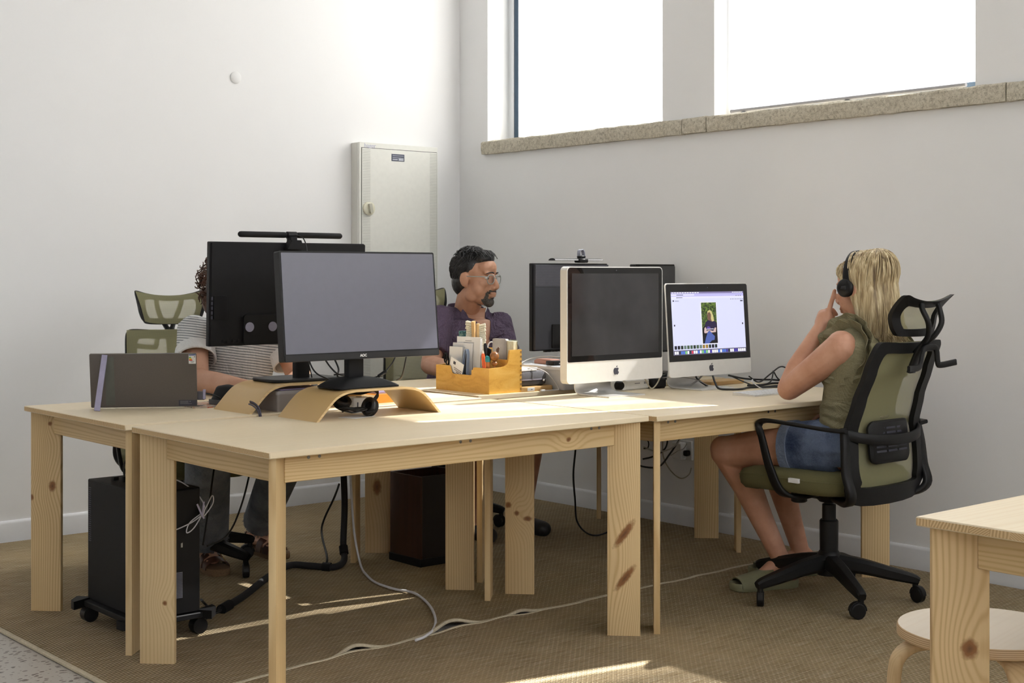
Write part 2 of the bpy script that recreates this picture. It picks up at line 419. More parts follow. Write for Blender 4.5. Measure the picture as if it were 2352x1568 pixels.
# window wall
WIN = [(4.578, 5.892), (2.921, 4.252), (1.262, 2.59), (-.40, .93), (-2.06, -.73)]
Z0, Z1, ZT = 1.852, 1.924, 3.55
m = M(); m.bx(RX, RX+.34, YB-.2, LY, 0, Z0)
m.bx(RX, RX+.34, YB-.2, LY, ZT, CZ)
m.bx(RX, RX+.34, 5.914, LY, Z0, Z1)
ys = sorted([LY, YB-.2] + [q for p in WIN for q in p])
for k in range(0, len(ys), 2): m.bx(RX, RX+.34, ys[k], ys[k+1], Z1, ZT)
wall_r = struct(m.build('wall_right', WALL))
js = [5.914, 4.427, 4.276, 2.775, 1.25, -.6, -2.4, YB-.2]
for k in range(len(js)-1):
    y1, y0 = js[k]-.003, js[k+1]+.003
    mm = M(); n = max(2, int((y1-y0)/.05)); rings = []
    for i in range(n+1):
        y = y0+(y1-y0)*i/n; e = lambda: random.uniform(-.0022, .0022)
        rings.append([V(RX-.028+e(), y, Z0+e()), V(RX+.335, y, Z0), V(RX+.335, y, Z1), V(RX-.024+e(), y, Z1+e()), V(RX-.031+e(), y, Z1-.008+e()), V(RX-.032+e(), y, Z0+.03+e())])
    mm.loft(rings); mm.build('sill_stone', STONE, wall_r)
for i, (a, b) in enumerate(WIN):
    # a: right edge in the picture, b: left edge
    bm_ = M()
    sw = .10 if i == 0 else .05
    for (q0, q1, z0, z1) in ((a, a+.05, Z1, ZT), (b-sw, b, Z1, ZT), (a+.05, b-.05, Z1, Z1+.05), (a+.05, b-.05, ZT-.05, ZT)): bm_.bx(RX+.19, RX+.25, q0, q1, z0, z1, .004)
    fo = struct(bm_.build('window_%d' % (i+1), GASKET))
    pm_ = M(); pm_.bx(RX+.215, RX+.221, a+.05, b-.05, Z1+.05, ZT-.05); pm_.build('pane', PANE, fo)
    gap = .012 if i == 0 else .10
    BXo = RX+.15 if i == 0 else RX+.092
    zb = Z1+.006 if i == 0 else Z1+.026
    cm = M(); gl_ = .085 if i == 0 else (.028 if i == 1 else .06)
    cm.grid(lambda u, v: V(BXo, a+gap+(b-gl_-a-gap)*u, zb+(ZT-.02-zb)*v), 6, 6); bl = cm.build('roller_blind', BLIND_D if i == 0 else (BLIND if i == 1 else BLIND_M), fo)
    if i:
        rm = M(); rm.cyl((BXo, a+gap-.005, zb), (BXo, b-gl_+.005, zb), .0085, n=12); rm.build('bottom_bar', BARM, bl)
        rm = M()
        for q in (a+.66, b-.10): rm.bx(BXo-.009, BXo+.009, q-.012, q+.012, zb-.018, zb-.009)
        rm.build('bar_clip', GASKET, bl)
    rm = M(); rm.cyl((BXo, a+.02, ZT-.03), (BXo, b-.02, ZT-.03), .025, n=12); rm.build('roller_tube', ALU, bl)
# baseboards
def baseboard(name, pts, nrm):
    m = M(); (x0, y0), (x1, y1) = pts
    prof = [(0,0), (.013,0), (.013,.088), (.010,.096), (.004,.101), (0,.101)]
    R = lambda x, y: [V(x+nrm[0]*p, y+nrm[1]*p, z) for p, z in prof]
    m.loft([R(x0, y0), R(x1, y1)]); struct(m.build(name, BASEB))
baseboard('baseboard_far', ((XB, LY), (RX, LY)), (0, -1)); baseboard('baseboard_right', ((RX, LY-.013), (RX, YB)), (-1, 0))

# rugs: two sisal mats whose bound edges meet in a wavy seam under the desks
RT_ = .010
SEAM = 3.645
def bumpf(x, L): return sum(a*math.exp(-((x-c)/w)**2) for c, w, a in L)
LIFT_A = [(2.47, .07, .019), (2.88, .09, .026), (3.18, .06, .016)]; LIFT_B = [(2.42, .08, .008), (2.90, .09, .010), (3.10, .08, .006)]
PULL_A = [(2.47, .08, .013), (2.88, .10, .020), (3.18, .07, .012)]; PULL_B = [(2.47, .10, .004), (2.9, .12, .010), (3.5, .2, .004)]
def rug(name, mat, x0, x1, ya, yb, far, label):
    """far rug: seam edge at ya; near rug: seam edge at yb"""
    nx = 230; s_ = [0, .004, .012, .03, .06, .1, .16, .25, .4, .7, 1]
    xs = [x0+(x1-x0)*i/nx for i in range(nx+1)]; rows = []
    def seamy(x):
        w = .004*math.sin(x*9)+.003*math.sin(x*23+1)
        base = 3.580+.042*min(1, max(0, (x-2.0)/.45))+.024*min(1, max(0, (x-2.45)/.4))+.020*min(1, max(0, (x-2.85)/1.2))
        return base+w+(bumpf(x, PULL_A)+.002 if far else -bumpf(x, PULL_B)-.002)
    def lift(x, t): return (bumpf(x, LIFT_A if far else LIFT_B)+.0015*math.sin(x*31))*math.exp(-t/.05)
    other = (yb if far else ya)
    top = []
    for x in xs:
        sy = seamy(x); col = []
        for t in s_:
            y = sy+(other-sy)*t; dist = abs(y-sy)
            wav = .004*math.sin(x*5.3+y*3)*math.exp(-max(0, (x1-x))/.25) if far else 0
            col.append(V(x, y, RT_+max(0, lift(x, dist))+max(0, wav)))
        top.append(col)
    m = M(); n1 = len(s_); o = (nx+1)*n1
    vs = [p for c in top for p in c]+[p-V(0,0,.0085) for c in top for p in c]; fs = []
    for i in range(nx):
        for j in range(n1-1):
            a = i*n1+j; fs += [(a, a+n1, a+n1+1, a+1), (o+a, o+a+1, o+a+n1+1, o+a+n1)]
        a = i*n1; fs.append((a, o+a, o+a+n1, a+n1)); a += n1-1; fs.append((a, a+n1, o+a+n1, o+a))
    for j in range(n1-1):
        a = j; fs.append((a, a+1, o+a+1, o+a)); a = nx*n1+j; fs.append((a, o+a, o+a+1, a+1))
    m.add(vs, fs)
    r = m.build(name, mat); tag(r, label, 'rug')
    b = M(); b.sweep([top[i][0]-V(0,0,.003) for i in range(nx+1)], (0, 1, .0), .012, .010); b.build('binding', BIND, r)
    b = M(); b.sweep([c+V(0,0,-.003) for c in cr([top[0][k] for k in (0,4,6,8,9,10)], 4)], (1, 0, 0), .016, .011); b.build('binding', BIND, r)
    return r
rug('sisal_rug', RUG1, 1.725, RX-.02, SEAM, LY-.03, True, 'sisal rug running to the far wall with the bound seam edge')
rug('sisal_rug', RUG2, 1.725, RX-.02, -1.2, SEAM, False, 'sisal rug in the foreground below the seam and stool')
RZ = RT_
# ------------------------------------------------------------------ desks
TOPW = wood('pine top', 0, (.88,.75,.53), (.76,.58,.34), freq=294, contrast=.35, rough=.42, stretch=.5)
LEGW = wood('pine leg', 2, (.72,.53,.28), (.50,.31,.12), freq=665, across=0, contrast=.6)
APX = wood('pine apron x', 0, (.74,.55,.29), (.54,.34,.13), freq=490, across=2, contrast=.6, knots=((.42,.660,.013,.009,0),), wav=60.0)
APY = wood('pine apron y', 1, (.70,.51,.26), (.50,.31,.12), freq=490, across=2, contrast=.65)
LEG_BRANCH = wood('pine leg with branch marks', 2, (.76,.57,.31), (.52,.32,.12), freq=770, across=0, contrast=.6,
                  knots=((.335,.052,.066,.016,-.62), (.19,.050,.062,.015,-.66)))
LEG_KNOT = wood('pine leg with round knots', 2, (.70,.51,.27), (.48,.30,.11), freq=700, across=0, contrast=.7, knots=((.44,.078,.024,.016,0), (.66,.07,.010,.009,0), (.40,.004,.014,.008,0)))
LEG_K3 = wood('pine leg with three knots', 2, (.72,.53,.28), (.52,.32,.13), freq=560, across=0, contrast=.45, knots=((.33,.012,.014,.014,0), (.30,.043,.012,.012,0), (.28,.084,.012,.019,0)))
LEG_K1 = wood('pine leg with oval knot', 2, (.70,.50,.27), (.50,.31,.13), freq=560, across=0, contrast=.45, knots=((.28,.052,.042,.022,0),))
LEG_S1 = wood('pine leg with small knot', 2, (.73,.55,.31), (.54,.36,.15), freq=525, across=0, contrast=.5, knots=((.185,.078,.009,.009,0),))
SCREW = plain('screw steel', (.25,.24,.22), .4, 1.0)
TZ = .731
def lap_apron(): pass
def endgrain():
    t = NT('pine end grain'); v = t.obj(); x = t.sep(v)
    cell = t.math('FLOOR', t.math('MULTIPLY', x[1], 24.0)); wn = t.new('ShaderNodeTexWhiteNoise', noise_dimensions='1D'); t.ln(cell, wn.inputs['W'])
    tilt = t.math('MULTIPLY', t.math('SUBTRACT', wn.outputs['Value'], .5), 5.0)
    ph = t.math('ADD', t.math('MULTIPLY', x[1], 900.0), t.math('MULTIPLY', t.math('MULTIPLY', x[2], 600.0), tilt))
    ph = t.math('ADD', ph, t.math('MULTIPLY', t.noise(v, 30, 2), 6.0))
    f = t.math('MULTIPLY_ADD', t.math('SINE', ph), .5, .5)
    t.base(t.mix(t.math('MULTIPLY', f, .8), (.72,.53,.29), (.42,.25,.10))).p(Roughness=.7); return t.m
ENDG = endgrain()
def desk(x0, x1, y0, y1, label, legmats=(None,)*4, screws=False):
    """legs: order A (-x,-y), B (-x,+y), C (+x,-y), D (+x,+y)"""
    cx, cy = (x0+x1)/2, (y0+y1)/2; hx, hy = (x1-x0)/2, (y1-y0)/2
    t = thing('desk', label, 'desk', (cx, cy, RZ), 0)
    H = TZ-RZ; th = .0185
    m = M(); m.box((0,0,H-th/2), (2*hx, 2*hy, th), .0025)
    top = m.build('table_top', [TOPW, ENDG], t)
    for p in top.data.polygons:
        if abs(p.normal.x) > .9: p.material_index = 1
    w, tk, ins = .108, .021, .021
    for k, (sx, sy) in enumerate(((-1,-1), (-1,1), (1,-1), (1,1))):
        m = M(); hl = H-th
        prof = rrect(w, tk, .0015, 2, w/2, 0)
        m.prism(prof, 0, hl)
        lg = m.build('leg', legmats[k] or LEGW, t)
        tip = V(sx*(hx-ins), sy*(hy-ins), 0); ang = math.atan2(-sy, -sx)
        lg.location = tip; lg.rotation_euler = (0, 0, ang)
    ap, ah, at_ = .072, .078, .020
    zc = H-th-ah/2
    for sy in (-1, 1):
        m = M(); m.box((0, sy*(hy-ap-at_/2), zc), (2*hx-.180, at_, ah), .0015); a = m.build('apron', APX, t)
        if sy < 0 and screws:
            for px in (-.55, -.515, -.02, .018, .52, .555):
                q = M(); q.cyl((px, -(hy-ap)-.0012, zc+.024), (px, -(hy-ap)+.002, zc+.024), .0048, n=10); q.build('screw', SCREW, a)
    for sx in (-1, 1):
        m = M(); m.box((sx*(hx-ap-at_/2), 0, zc), (at_, 2*hy-.180, ah), .0015); m.build('apron', APY, t)
    return t
D1 = desk(1.882, 3.312, 3.166, 3.980, 'pine desk in front, carrying the blank grey screen on its bent riser', (None, LEG_S1, LEG_BRANCH, None), True)
D2 = desk(1.887, 3.314, 4.034, 4.848, 'pine desk behind the front one, with the portable monitor near its end', (LEG_S1, LEG_KNOT, None, None))
D3 = desk(3.322, 4.680, 3.140, 3.954, 'pine desk where the blonde woman leans, holding both silver computers', (None, LEG_K3, None, None), True)
D4 = desk(3.360, 4.790, 4.110, 4.920, 'pine desk in front of the bearded man, carrying the yellow organizer', (None, LEG_K1, None, None))
LEG_BIG = wood('pine leg with large knot', 2, (.72,.52,.27), (.50,.31,.13), freq=420, across=0, contrast=.7, knots=((.47,.070,.024,.020,0),))
D5 = desk(2.334, 3.764, .711, 1.525, 'pine desk corner at the right edge above the round stool', (None, LEG_BIG, None, None))
# ------------------------------------------------------------------ materials of the equipment
BLK = plain('black plastic', (.008,.008,.009), .4, var=.1, spec=.3)
BLKM = plain('black matt plastic', (.006,.006,.007), .6, var=.1, bump=.15, bscale=900, spec=.25)
DGREY = plain('charcoal plastic', (.020,.020,.022), .5, spec=.3)
CABLE = plain('black cable', (.012,.012,.013), .45)
CABLEW = plain('white cable', (.75,.74,.76), .5)
CABLEG = plain('grey cable', (.40,.39,.37), .5)
PANEL = plain('matt screen panel', (.100,.102,.145), .36, spec=1.0, var=.03)
GLOSS = plain('glossy black glass', (.008,.008,.009), .04, spec=.6, var=.02)
OFFSCR = plain('dark screen behind glass', (.035,.035,.038), .12, spec=.6, var=.25, nscale=5)
SILV = plain('bead blasted aluminium', (.80,.80,.79), .38, .55, var=.02)
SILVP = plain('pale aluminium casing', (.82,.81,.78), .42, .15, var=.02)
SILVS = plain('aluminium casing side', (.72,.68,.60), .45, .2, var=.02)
LAV = plain('lavender grey metal', (.34,.32,.44), .42, .3)
TAUPE = plain('taupe metal back', (.13,.115,.105), .45, .35, var=.05, nscale=300)
PAPER = plain('white paper', (.82,.82,.81), .75, var=.02)
INK = plain('dark print', (.05,.05,.07), .6)
BAMBOO = wood('bamboo veneer', 0, (.68,.46,.20), (.54,.34,.13), freq=900, across=1, contrast=.35, rough=.4, stretch=.4)
BAMB_R = wood('bamboo edge', 0, (.74,.54,.28), (.52,.33,.14), freq=600, across=2, contrast=.5, rough=.5)
def ply():
    t = NT('yellow stained plywood'); v = t.obj(); n = t.noise(t.mapv(v, (7, 7, 22)), 1.0, 4, .6, 1.2); n2 = t.noise(v, 160, 2)
    c = t.ramp(t.math('ADD', t.math('MULTIPLY', n, .85), t.math('MULTIPLY', n2, .15)), [(.33, lin(206,150,58)), (.5, lin(224,172,78)), (.67, lin(232,186,96))])
    t.base(c).p(Roughness=.42); return t.m
PLY = ply()
def clear_plastic(name, col, a):
    t = NT(name); tr = t.new('ShaderNodeBsdfTransparent'); mx = t.new('ShaderNodeMixShader'); mx.inputs[0].default_value = a
    t.base(col).p(Roughness=.25); t.ln(tr.outputs[0], mx.inputs[1]); t.ln(t.b.outputs[0], mx.inputs[2]); t.ln(mx.outputs[0], t.n['Material Output'].inputs[0]); return t.m
FROST = clear_plastic('frosted plastic', (.72,.75,.80), .86)
SMOKE = clear_plastic('smoky plastic', (.34,.31,.30), .9)
GREYF = plain('grey felt', (.13,.13,.145), .85, var=.2, nscale=500, bump=.4, bscale=700)
ORANGE = plain('orange card', (.80,.30,.03), .5)
PURPLE = plain('mauve paper', (.34,.28,.45), .6)

def place_tilt(t, zpiv, ang): pass
def panel_outline(w, h, r): return rrect(w, h, r, 5)
# every screen is built facing local +y, width along x, z up; origin on the surface it stands on

def bent_riser(label, x0, x1, y0, y1, hgt):
    """one strip of bent bamboo: foot, curve, flat, curve, foot"""
    L = x1-x0; t = thing('monitor_riser', label, 'monitor riser', ((x0+x1)/2, (y0+y1)/2, TZ))
    pts = [(-L/2, 0), (-L/2+.028, .030), (-L/2+.052, .055), (-L/2+.078, hgt-.018), (-L/2+.112, hgt-.005), (-L/2+.15, hgt)]
    P = cr([V(a, 0, b) for a, b in pts], 5) + [V(x*L, 0, hgt) for x in (-.1, 0, .1)] + cr([V(-a, 0, b) for a, b in pts[::-1]], 5)
    d = (y1-y0)/2; th = .0075; A, B = [], []
    for i, p in enumerate(P):
        q = P[min(i+1, len(P)-1)]-P[max(i-1, 0)]; q.normalize(); nn = V(q.z, 0, -q.x)
        if nn.z > 0: nn = -nn
        A.append(p); B.append(p+nn*th)
    B[0].z = B[-1].z = 0; B[0].x = A[0].x+th*1.2; B[-1].x = A[-1].x-th*1.2
    m = M(); m.loft([[V(a.x, -d, a.z), V(a.x, d, a.z), V(b.x, d, b.z), V(b.x, -d, b.z)] for a, b in zip(A, B)])
    o = m.build('bent_board', [BAMBOO, BAMB_R], t, angle=60)
    for p in o.data.polygons:
        if abs(p.normal.y) > .8: p.material_index = 1
    return t
bent_riser('bent bamboo riser under the blank grey screen in front', 2.372, 2.866, 3.706, 3.938, .094)
bent_riser('bent bamboo riser behind, under the screen seen from the back', 2.338, 2.832, 4.062, 4.305, .094)
RISE = TZ+.0945

# ---- blank grey screen (front), facing the camera side
t = thing('monitor', 'matt grey blank monitor facing the camera on the front riser', 'monitor', (2.597, 3.825, RISE), math.pi)
T_ = math.radians(5.5); WM, HM = .612, .352
pf = fr((0, .050, .095+HM/2), (1, 0, 0), (0, -math.sin(T_), math.cos(T_)))      # local z points out of the screen (towards -y): flip below
def scr_fr(y, zb, h, tilt): return fr((0, y, zb+h/2), (-1, 0, 0), (0, -math.sin(tilt), math.cos(tilt)))     # z axis = +y, out of the screen
PF = scr_fr(.045, .094, HM, T_)
m = M(); m.prism(panel_outline(WM, HM, .006), -.034, 0, PF); m.build('housing', BLK, t)
m = M(); m.prism(rrect(WM-.012, HM-.030, .002, 2, 0, .009), -.001, .0012, PF); m.build('screen', PANEL, t)
m = M(); m.prism(rrect(WM-.006, .018, .002, 2, 0, -HM/2+.011), -.001, .0018, PF); ch = m.build('lower_bezel', DGREY, t)
text_mesh('AOC', .012, 'maker_mark', SILV, ch, PF @ Matrix.Translation((-.008, -HM/2+.0105, .0022)), bold=.0003)
m = M(); m.prism(rrect(.26, .2, .03), -.052, -.033, PF); m.build('back_bulge', BLK, t)
m = M(); m.prism(rrect(.062, .03, .006), 0, .22, fr((0, -.005, .008), (1,0,0), (0,1,0))); m.build('neck', BLKM, t)
m = M()
rings = []
for k in range(9):
    u = k/8; sc = 1-u*.72; z = .004+.028*(1-(1-u)**2)
    rings.append([V(x*sc, y*sc-.004*u, z) for x, y in rrect(.245, .185, (.02,.02,.08,.08), 6)])
m.loft([[V(p.x, p.y, 0) for p in rings[0]]]+rings); m.build('base', BLKM, t)

# ---- black monitor seen from behind, with a light bar
t = thing('monitor', 'black monitor seen from behind on the rear riser, two pale pads', 'monitor', (2.60, 4.195, RISE), 0)
W2, H2 = .625, .353; PB = scr_fr(.004, .128, H2, math.radians(1.5)); off = -.033
SH = Matrix.Translation((.030, 0, 0))
PB = Matrix.Translation((-.030, 0, 0)) @ PB
m = M(); m.prism(panel_outline(W2, H2, .004), -.010, .006, PB); m.build('housing', DGREY, t)
m = M(); m.prism(rrect(W2-.008, H2-.006, .004), -.022, -.009, PB); bk = m.build('back_cover', BLKM, t)
m = M(); m.prism(rrect(W2-.01, H2-.012, .002), .005, .0075, PB); m.build('screen', PANEL, t)
# features on the back; local x of the frame points to -X (so + is towards the camera's left)
def bp(name, mat, poly, z0, z1, par): q = M(); q.prism(poly, z0, z1, PB); return q.build(name, mat, par)
bp('hatch', BLK, rrect(.052, .078, .003, 3, .276, -.045), -.026, -.021, bk)
bp('bulge', BLKM, rrect(.38, .10, .012, 4, 0, -.121), -.030, -.021, t)
PAD = plain('pale fabric pad', (.26,.25,.33), .8, bump=.3, bscale=800)
for px in (.168, .078): bp('adhesive_pad', PAD, circ(.0165, 20, px, -.113), -.0325, -.029, t)
for k in range(4): bp('button', BLK, circ(.0062, 12, .262-.019*k, -.160), -.0242, -.0218, bk)
for k in range(5): bp('port', INK, rrect(.006, .011, .001, 2, .307, -.015-.016*k), -.0232, -.0212, bk)
m = M(); m.prism(rrect(.056, .036, .010), 0, .26, fr((0, -.034, .006), (1,0,0), (0,1,0))); m.build('neck', BLKM, t)
m = M(); m.prism(rrect(.05, .03, .004), 0, .05, fr((0, -.03, .21), (1,0,0), (0,0,1))); m.build('neck_joint', BLKM, t)
m = M(); bo = rrect(.27, .205, (.05,.05,.05,.05), 6); m.loft([[V(x*s_, y*s_, z) for x, y in bo] for s_, z in ((.985,0),(1,.003),(1,.0075),(.985,.010))]); m.build('base', DGREY, t)
# light bar
t = thing('monitor_light_bar', 'black tubular light bar clipped on top of the rear monitor', 'light bar', (2.572, 4.185, RISE+.128+H2), 0)
m = M(); n = 14
for a, b in ((-.208, -.020), (.020, .208)):
    m.lathe([(.006, 0), (.0095, .004), (.0105, .010), (.0105, abs(b-a)-.010), (.0095, abs(b-a)-.004), (.006, abs(b-a))], 14, fr((a, -.006, .026), (0, 1, 0), (0, 0, 1)))
m.build('light_tube', BLKM, t)
m = M(); m.lathe([(.008, -.02), (.0125, -.018), (.0125, .018), (.008, .02)], 14, fr((0, -.006, .026), (0,1,0), (0,0,1))); m.build('pivot_sleeve', BLK, t)
m = M(); m.box((0, -.01, .010), (.030, .026, .022), .003); m.prism([(-.018,0), (.018,0), (.030,-.032), (-.036,-.032)], -.014, .020, fr((0,-.022,.008), (1,0,0), (0,0,1))); m.build('clip', BLKM, t)
m = M(); m.tube(cr([(.012, -.018, .026), (.03, -.03, .018), (.036, -.044, -.01), (.036, -.048, -.05), (.034, -.046, -.12), (.02, -.04, -.2), (.01, -.036, -.28), (.03,-.05,-.38), (.05,-.06,-.47)], 6), .0022, 6); m.build('power_lead', CABLE, t)

# loose leads under the rear monitor
def lead(pts, r, mat, label, cat='cable', name='cable', n=6, group=None, smooth=7):
    m = M(); m.tube(cr(pts, smooth), r, n); o = m.build(name, mat, angle=80); return tag(o, label, cat, group)
zr = RISE
lead([(2.62,4.150,zr+.20),(2.60,4.12,zr+.10),(2.61,4.09,zr+.035),(2.655,4.072,zr+.006),(2.68,4.06,zr-.012),(2.70,4.045,TZ+.02),(2.71,4.03,TZ+.004)], .0028, CABLE, 'thin black lead curling to the left of the rear monitor neck')
lead([(2.65,4.150,zr+.20),(2.66,4.115,zr+.09),(2.69,4.085,zr+.03),(2.72,4.070,zr+.016),(2.74,4.10,zr+.018),(2.73,4.15,zr+.014)], .003, CABLE, 'black lead looping in front of the rear monitor neck')
lead([(2.69,4.160,zr+.20),(2.705,4.13,zr+.10),(2.715,4.10,zr+.04),(2.70,4.08,zr+.012),(2.75,4.075,zr+.012)], .0032, CABLE, 'thicker black lead hanging right of the rear monitor neck')
m = M(); P = cr([(2.80,3.862,zr+.20),(2.79,3.858,zr+.10),(2.745,3.845,zr+.05),(2.70,3.835,zr+.028),(2.665,3.925,zr+.006),(2.64,3.93,zr+.004)], 7)
m.tube(P, .0024, 6); q = P[19]; o_ = tag(m.build('cable', CABLE, angle=80), 'black lead with a small plug hanging beside the front monitor neck', 'cable')
m = M(); m.cyl(P[16], P[21], .0065, .0055, 10); m.build('plug', BLKM, o_)
lead([(2.87,3.865,zr+.20),(2.845,3.862,zr+.14),(2.832,3.86,zr+.08),(2.83,3.88,zr+.02),(2.83,3.91,zr+.004)], .0028, CABLE, 'straight black lead right of the plug under the front monitor')
m = M(); P = cr([(2.336,4.062,TZ+.035),(2.342,4.045,TZ+.03),(2.350,4.030,TZ+.016),(2.352,4.018,TZ-.01),(2.35,4.01,TZ-.06),(2.35,4.008,TZ-.2)], 6)
for d in ((0,0,0),(.006,.0015,.004),(.003,-.002,.009)): m.tube([p+V(*d) for p in P], .0026, 6)
tag(m.build('cable_bundle', plain('violet black cable', (.05,.045,.07), .45), angle=80), 'bundle of dark leads dropping into the gap between desks', 'cables')

# ---- portable monitor propped on a strut
pa, pb = V(2.030, 4.592, TZ), V(2.322, 4.404, TZ)
dirx = (pb-pa).normalized(); ang = math.atan2(dirx.y, dirx.x); Wp = (pb-pa).length
t = thing('portable_monitor', 'thin taupe portable monitor propped up, back with energy sticker', 'monitor', (pa+pb)/2, ang)
# local x along the panel, local -y towards the camera; the panel leans towards the camera
lean = math.radians(13); Hp = .193
PP = fr((0, 0, .004), (1, 0, 0), (0, -math.sin(lean), math.cos(lean)))         # z axis of frame = towards camera and down
m = M(); m.prism(rrect(Wp+.012, Hp, .004, 3, 0, Hp/2), -.004, .004, PP); m.build('housing', TAUPE, t)
m = M(); m.prism(rrect(Wp, Hp-.012, .002, 3, 0, Hp/2), -.0055, -.0035, PP); m.build('screen', PANEL, t)
sx = -Wp/2+.048
top_ = PP @ V(sx-.002, Hp-.003, .0055); bot = V(sx-.042, -.118, .0015)
bot = V(sx-.020, -.098, .0015)
m = M(); m.sweep([top_, top_.lerp(bot, .5), bot], (1, 0, 0), .020, .005); m.build('strut', LAV, t)
m = M(); m.prism(rrect(.030, Hp-.02, .002, 3, sx+.012, Hp/2), .0038, .0046, PP); m.build('strut_recess', plain('dark green-grey recess', (.11,.115,.10), .4), t)
GREEN_, YEL, RED = plain('label green', (.08,.40,.10), .6), plain('label yellow', (.85,.70,.05), .6), plain('label red', (.70,.06,.04), .6)
BLUE_ = plain('label blue', (.05,.10,.35), .6)
m = M(); m.prism(rrect(.024, .034, .001, 2, Wp/2-.008, Hp-.020), .0038, .0046, PP); st = m.build('energy_sticker', PAPER, t, label='white energy label with coloured arrows')
for k, cmat in enumerate((GREEN_, YEL, plain('label orange', (.85,.35,.03), .6), RED)):
    y = Hp-.0125-.0035*k; x0 = Wp/2-.0185; q = M(); wd = .0055+.0017*k
    q.prism([(x0,y),(x0+wd,y),(x0+wd+.0015,y-.0016),(x0+wd,y-.0032),(x0,y-.0032)], .0044, .0050, PP); q.build('label_arrow', cmat, st)
q = M(); q.prism(rrect(.022, .0035, .0002, 2, Wp/2-.008, Hp-.0055), .0044, .0050, PP); q.build('label_header', BLUE_, st)
q = M(); q.prism(rrect(.003, .003, .0002, 2, Wp/2+.0, Hp-.012), .0044, .005, PP)
for k in range(3): q.prism(rrect(.014-.003*k, .0007, .0001, 1, Wp/2-.008, Hp-.0285-.002*k), .0044, .005, PP)
q.build('label_print', INK, st)
q = M(); q.prism(rrect(.060, .020, .0005, 2, Wp/2-.027, .014), .0038, .0046, PP); lb = q.build('rating_label', INK, t, label='black rating label')
q = M()
for k in range(4): q.prism(rrect(.028 if k < 3 else .04, .0009, .0001, 1, Wp/2-.038+(0 if k < 3 else .006), .0205-.0032*k), .0044, .005, PP)
q.prism([(Wp/2-.020,.018),(Wp/2-.016,.018),(Wp/2-.018,.0215)], .0044, .005, PP)
q.build('label_print', plain('grey print', (.30,.30,.30), .6), lb)
# adapter plugged into its side
t = thing('usb_adapter', 'small grey adapter plugged into the portable monitor side', 'adapter', (pb.x+.020, pb.y+.0, TZ+.040), ang)
m = M(); m.box((0,0,0), (.026,.010,.030), .001); m.build('plug_body', plain('dark gunmetal', (.09,.085,.10), .4, .5), t)
m = M(); m.box((.012,0,.004), (.010,.013,.034), .001); m.build('collar', LAV, t)
m = M(); m.tube(cr([(.017,0,.008),(.04,.01,.002),(.065,.03,-.012),(.075,.06,-.03),(.08,.085,-.037)], 5), .002, 6); m.build('lead', CABLE, t)

# mouse pad and upright mouse
def padmat():
    t = NT('printed pad'); v = t.obj(); n = t.noise(v, 22, 2, .6, .8)
    t.base(t.ramp(n, [(.38, lin(60,52,50)), (.42, lin(186,170,150)), (.52, lin(200,120,80)), (.58, lin(150,60,50)), (.62, lin(205,195,180))], 'CONSTANT')).p(Roughness=.6); return t.m
m = M(); m.loft([[V(x*s_, y*s_, z) for x, y in rrect(.21, .20, .03, 6)] for s_, z in ((1,0),(1,.0028),(.992,.0034))])
o = tag(m.build('mouse_pad', padmat(), None, (2.405, 4.452, TZ)), 'printed thin pad beneath the black upright mouse', 'mouse pad')
t = thing('computer_mouse', 'black upright mouse on the printed pad left of the riser', 'mouse', (2.438, 4.415, TZ+.0038), math.radians(-62))
rings = []
for k in range(13):
    u = k/12; z = .068*u; a = math.sin(math.pi*min(1, .18+.82*(1-u)))**.5 if u < 1 else .1
    lx = .056*(1-.25*u)*(1 if u < .85 else math.sqrt(max(.02, 1-((u-.85)/.15)**2))); ly = .036*(1-.45*u)*(1 if u < .85 else math.sqrt(max(.02, 1-((u-.85)/.15)**2)))
    rings.append([V(lx*math.cos(q_)+.006*u, ly*math.sin(q_)+.018*u, z) for q_ in [2*math.pi*i/22 for i in range(22)]])
m = M(); m.loft(rings); m.build('shell', BLKM, t)
m = M(); m.loft([[V(.058*math.cos(2*math.pi*i/22), .038*math.sin(2*math.pi*i/22), z) for i in range(22)] for z in (.001, .016)]); m.build('grey_skirt', plain('grey rubber', (.10,.10,.10), .5), t)

# ---- things under the risers
t = thing('storage_drawer_box', 'smoky grey plastic box tucked under the rear riser', 'box', (2.555, 4.150, TZ))
m = M(); m.loft([[V(x*s_, y*s_, z) for x, y in rrect(.215, .165, .008, 4)] for s_, z in ((.96,0),(1,.066))]); m.build('body', SMOKE, t)
m = M(); m.loft([[V(x*s_, y*s_, z) for x, y in rrect(.225, .175, .010, 4)] for s_, z in ((1,.058),(1,.068),(.98,.071))]); m.build('lid', SMOKE, t)
m = M(); m.bx(-.095,.09,-.075,.075,.0715,.0745,.001); o = tag(m.build('notebook', PURPLE, None, (2.56, 4.150, TZ)), 'mauve notebook lying on the smoky plastic box', 'notebook')
t = thing('power_adapter', 'white square power adapter under the front riser', 'adapter', (2.650, 3.880, TZ), math.radians(-14))
m = M(); m.loft([[V(x*s_, y*s_, z) for x, y in rrect(.062, .050, .008, 4)] for s_, z in ((.86,0),(.9,.004),(1,.048),(.98,.0515),(.9,.053))]); m.build('body', WHITE, t)
m = M(); m.prism(circ(.010, 14), .0531, .054, fr((0,0,0),(1,0,0),(0,1,0))); m.prism(rrect(.004,.022,.0005,2,-.012,.026), .0, .0008, fr((0,-.0232,0),(1,0,0),(0,-.03,1))); m.build('marking', INK, t)
t = thing('headset', 'black wired headset lying folded under the front riser', 'headset', (2.575, 3.790, TZ+.011), math.radians(-35))
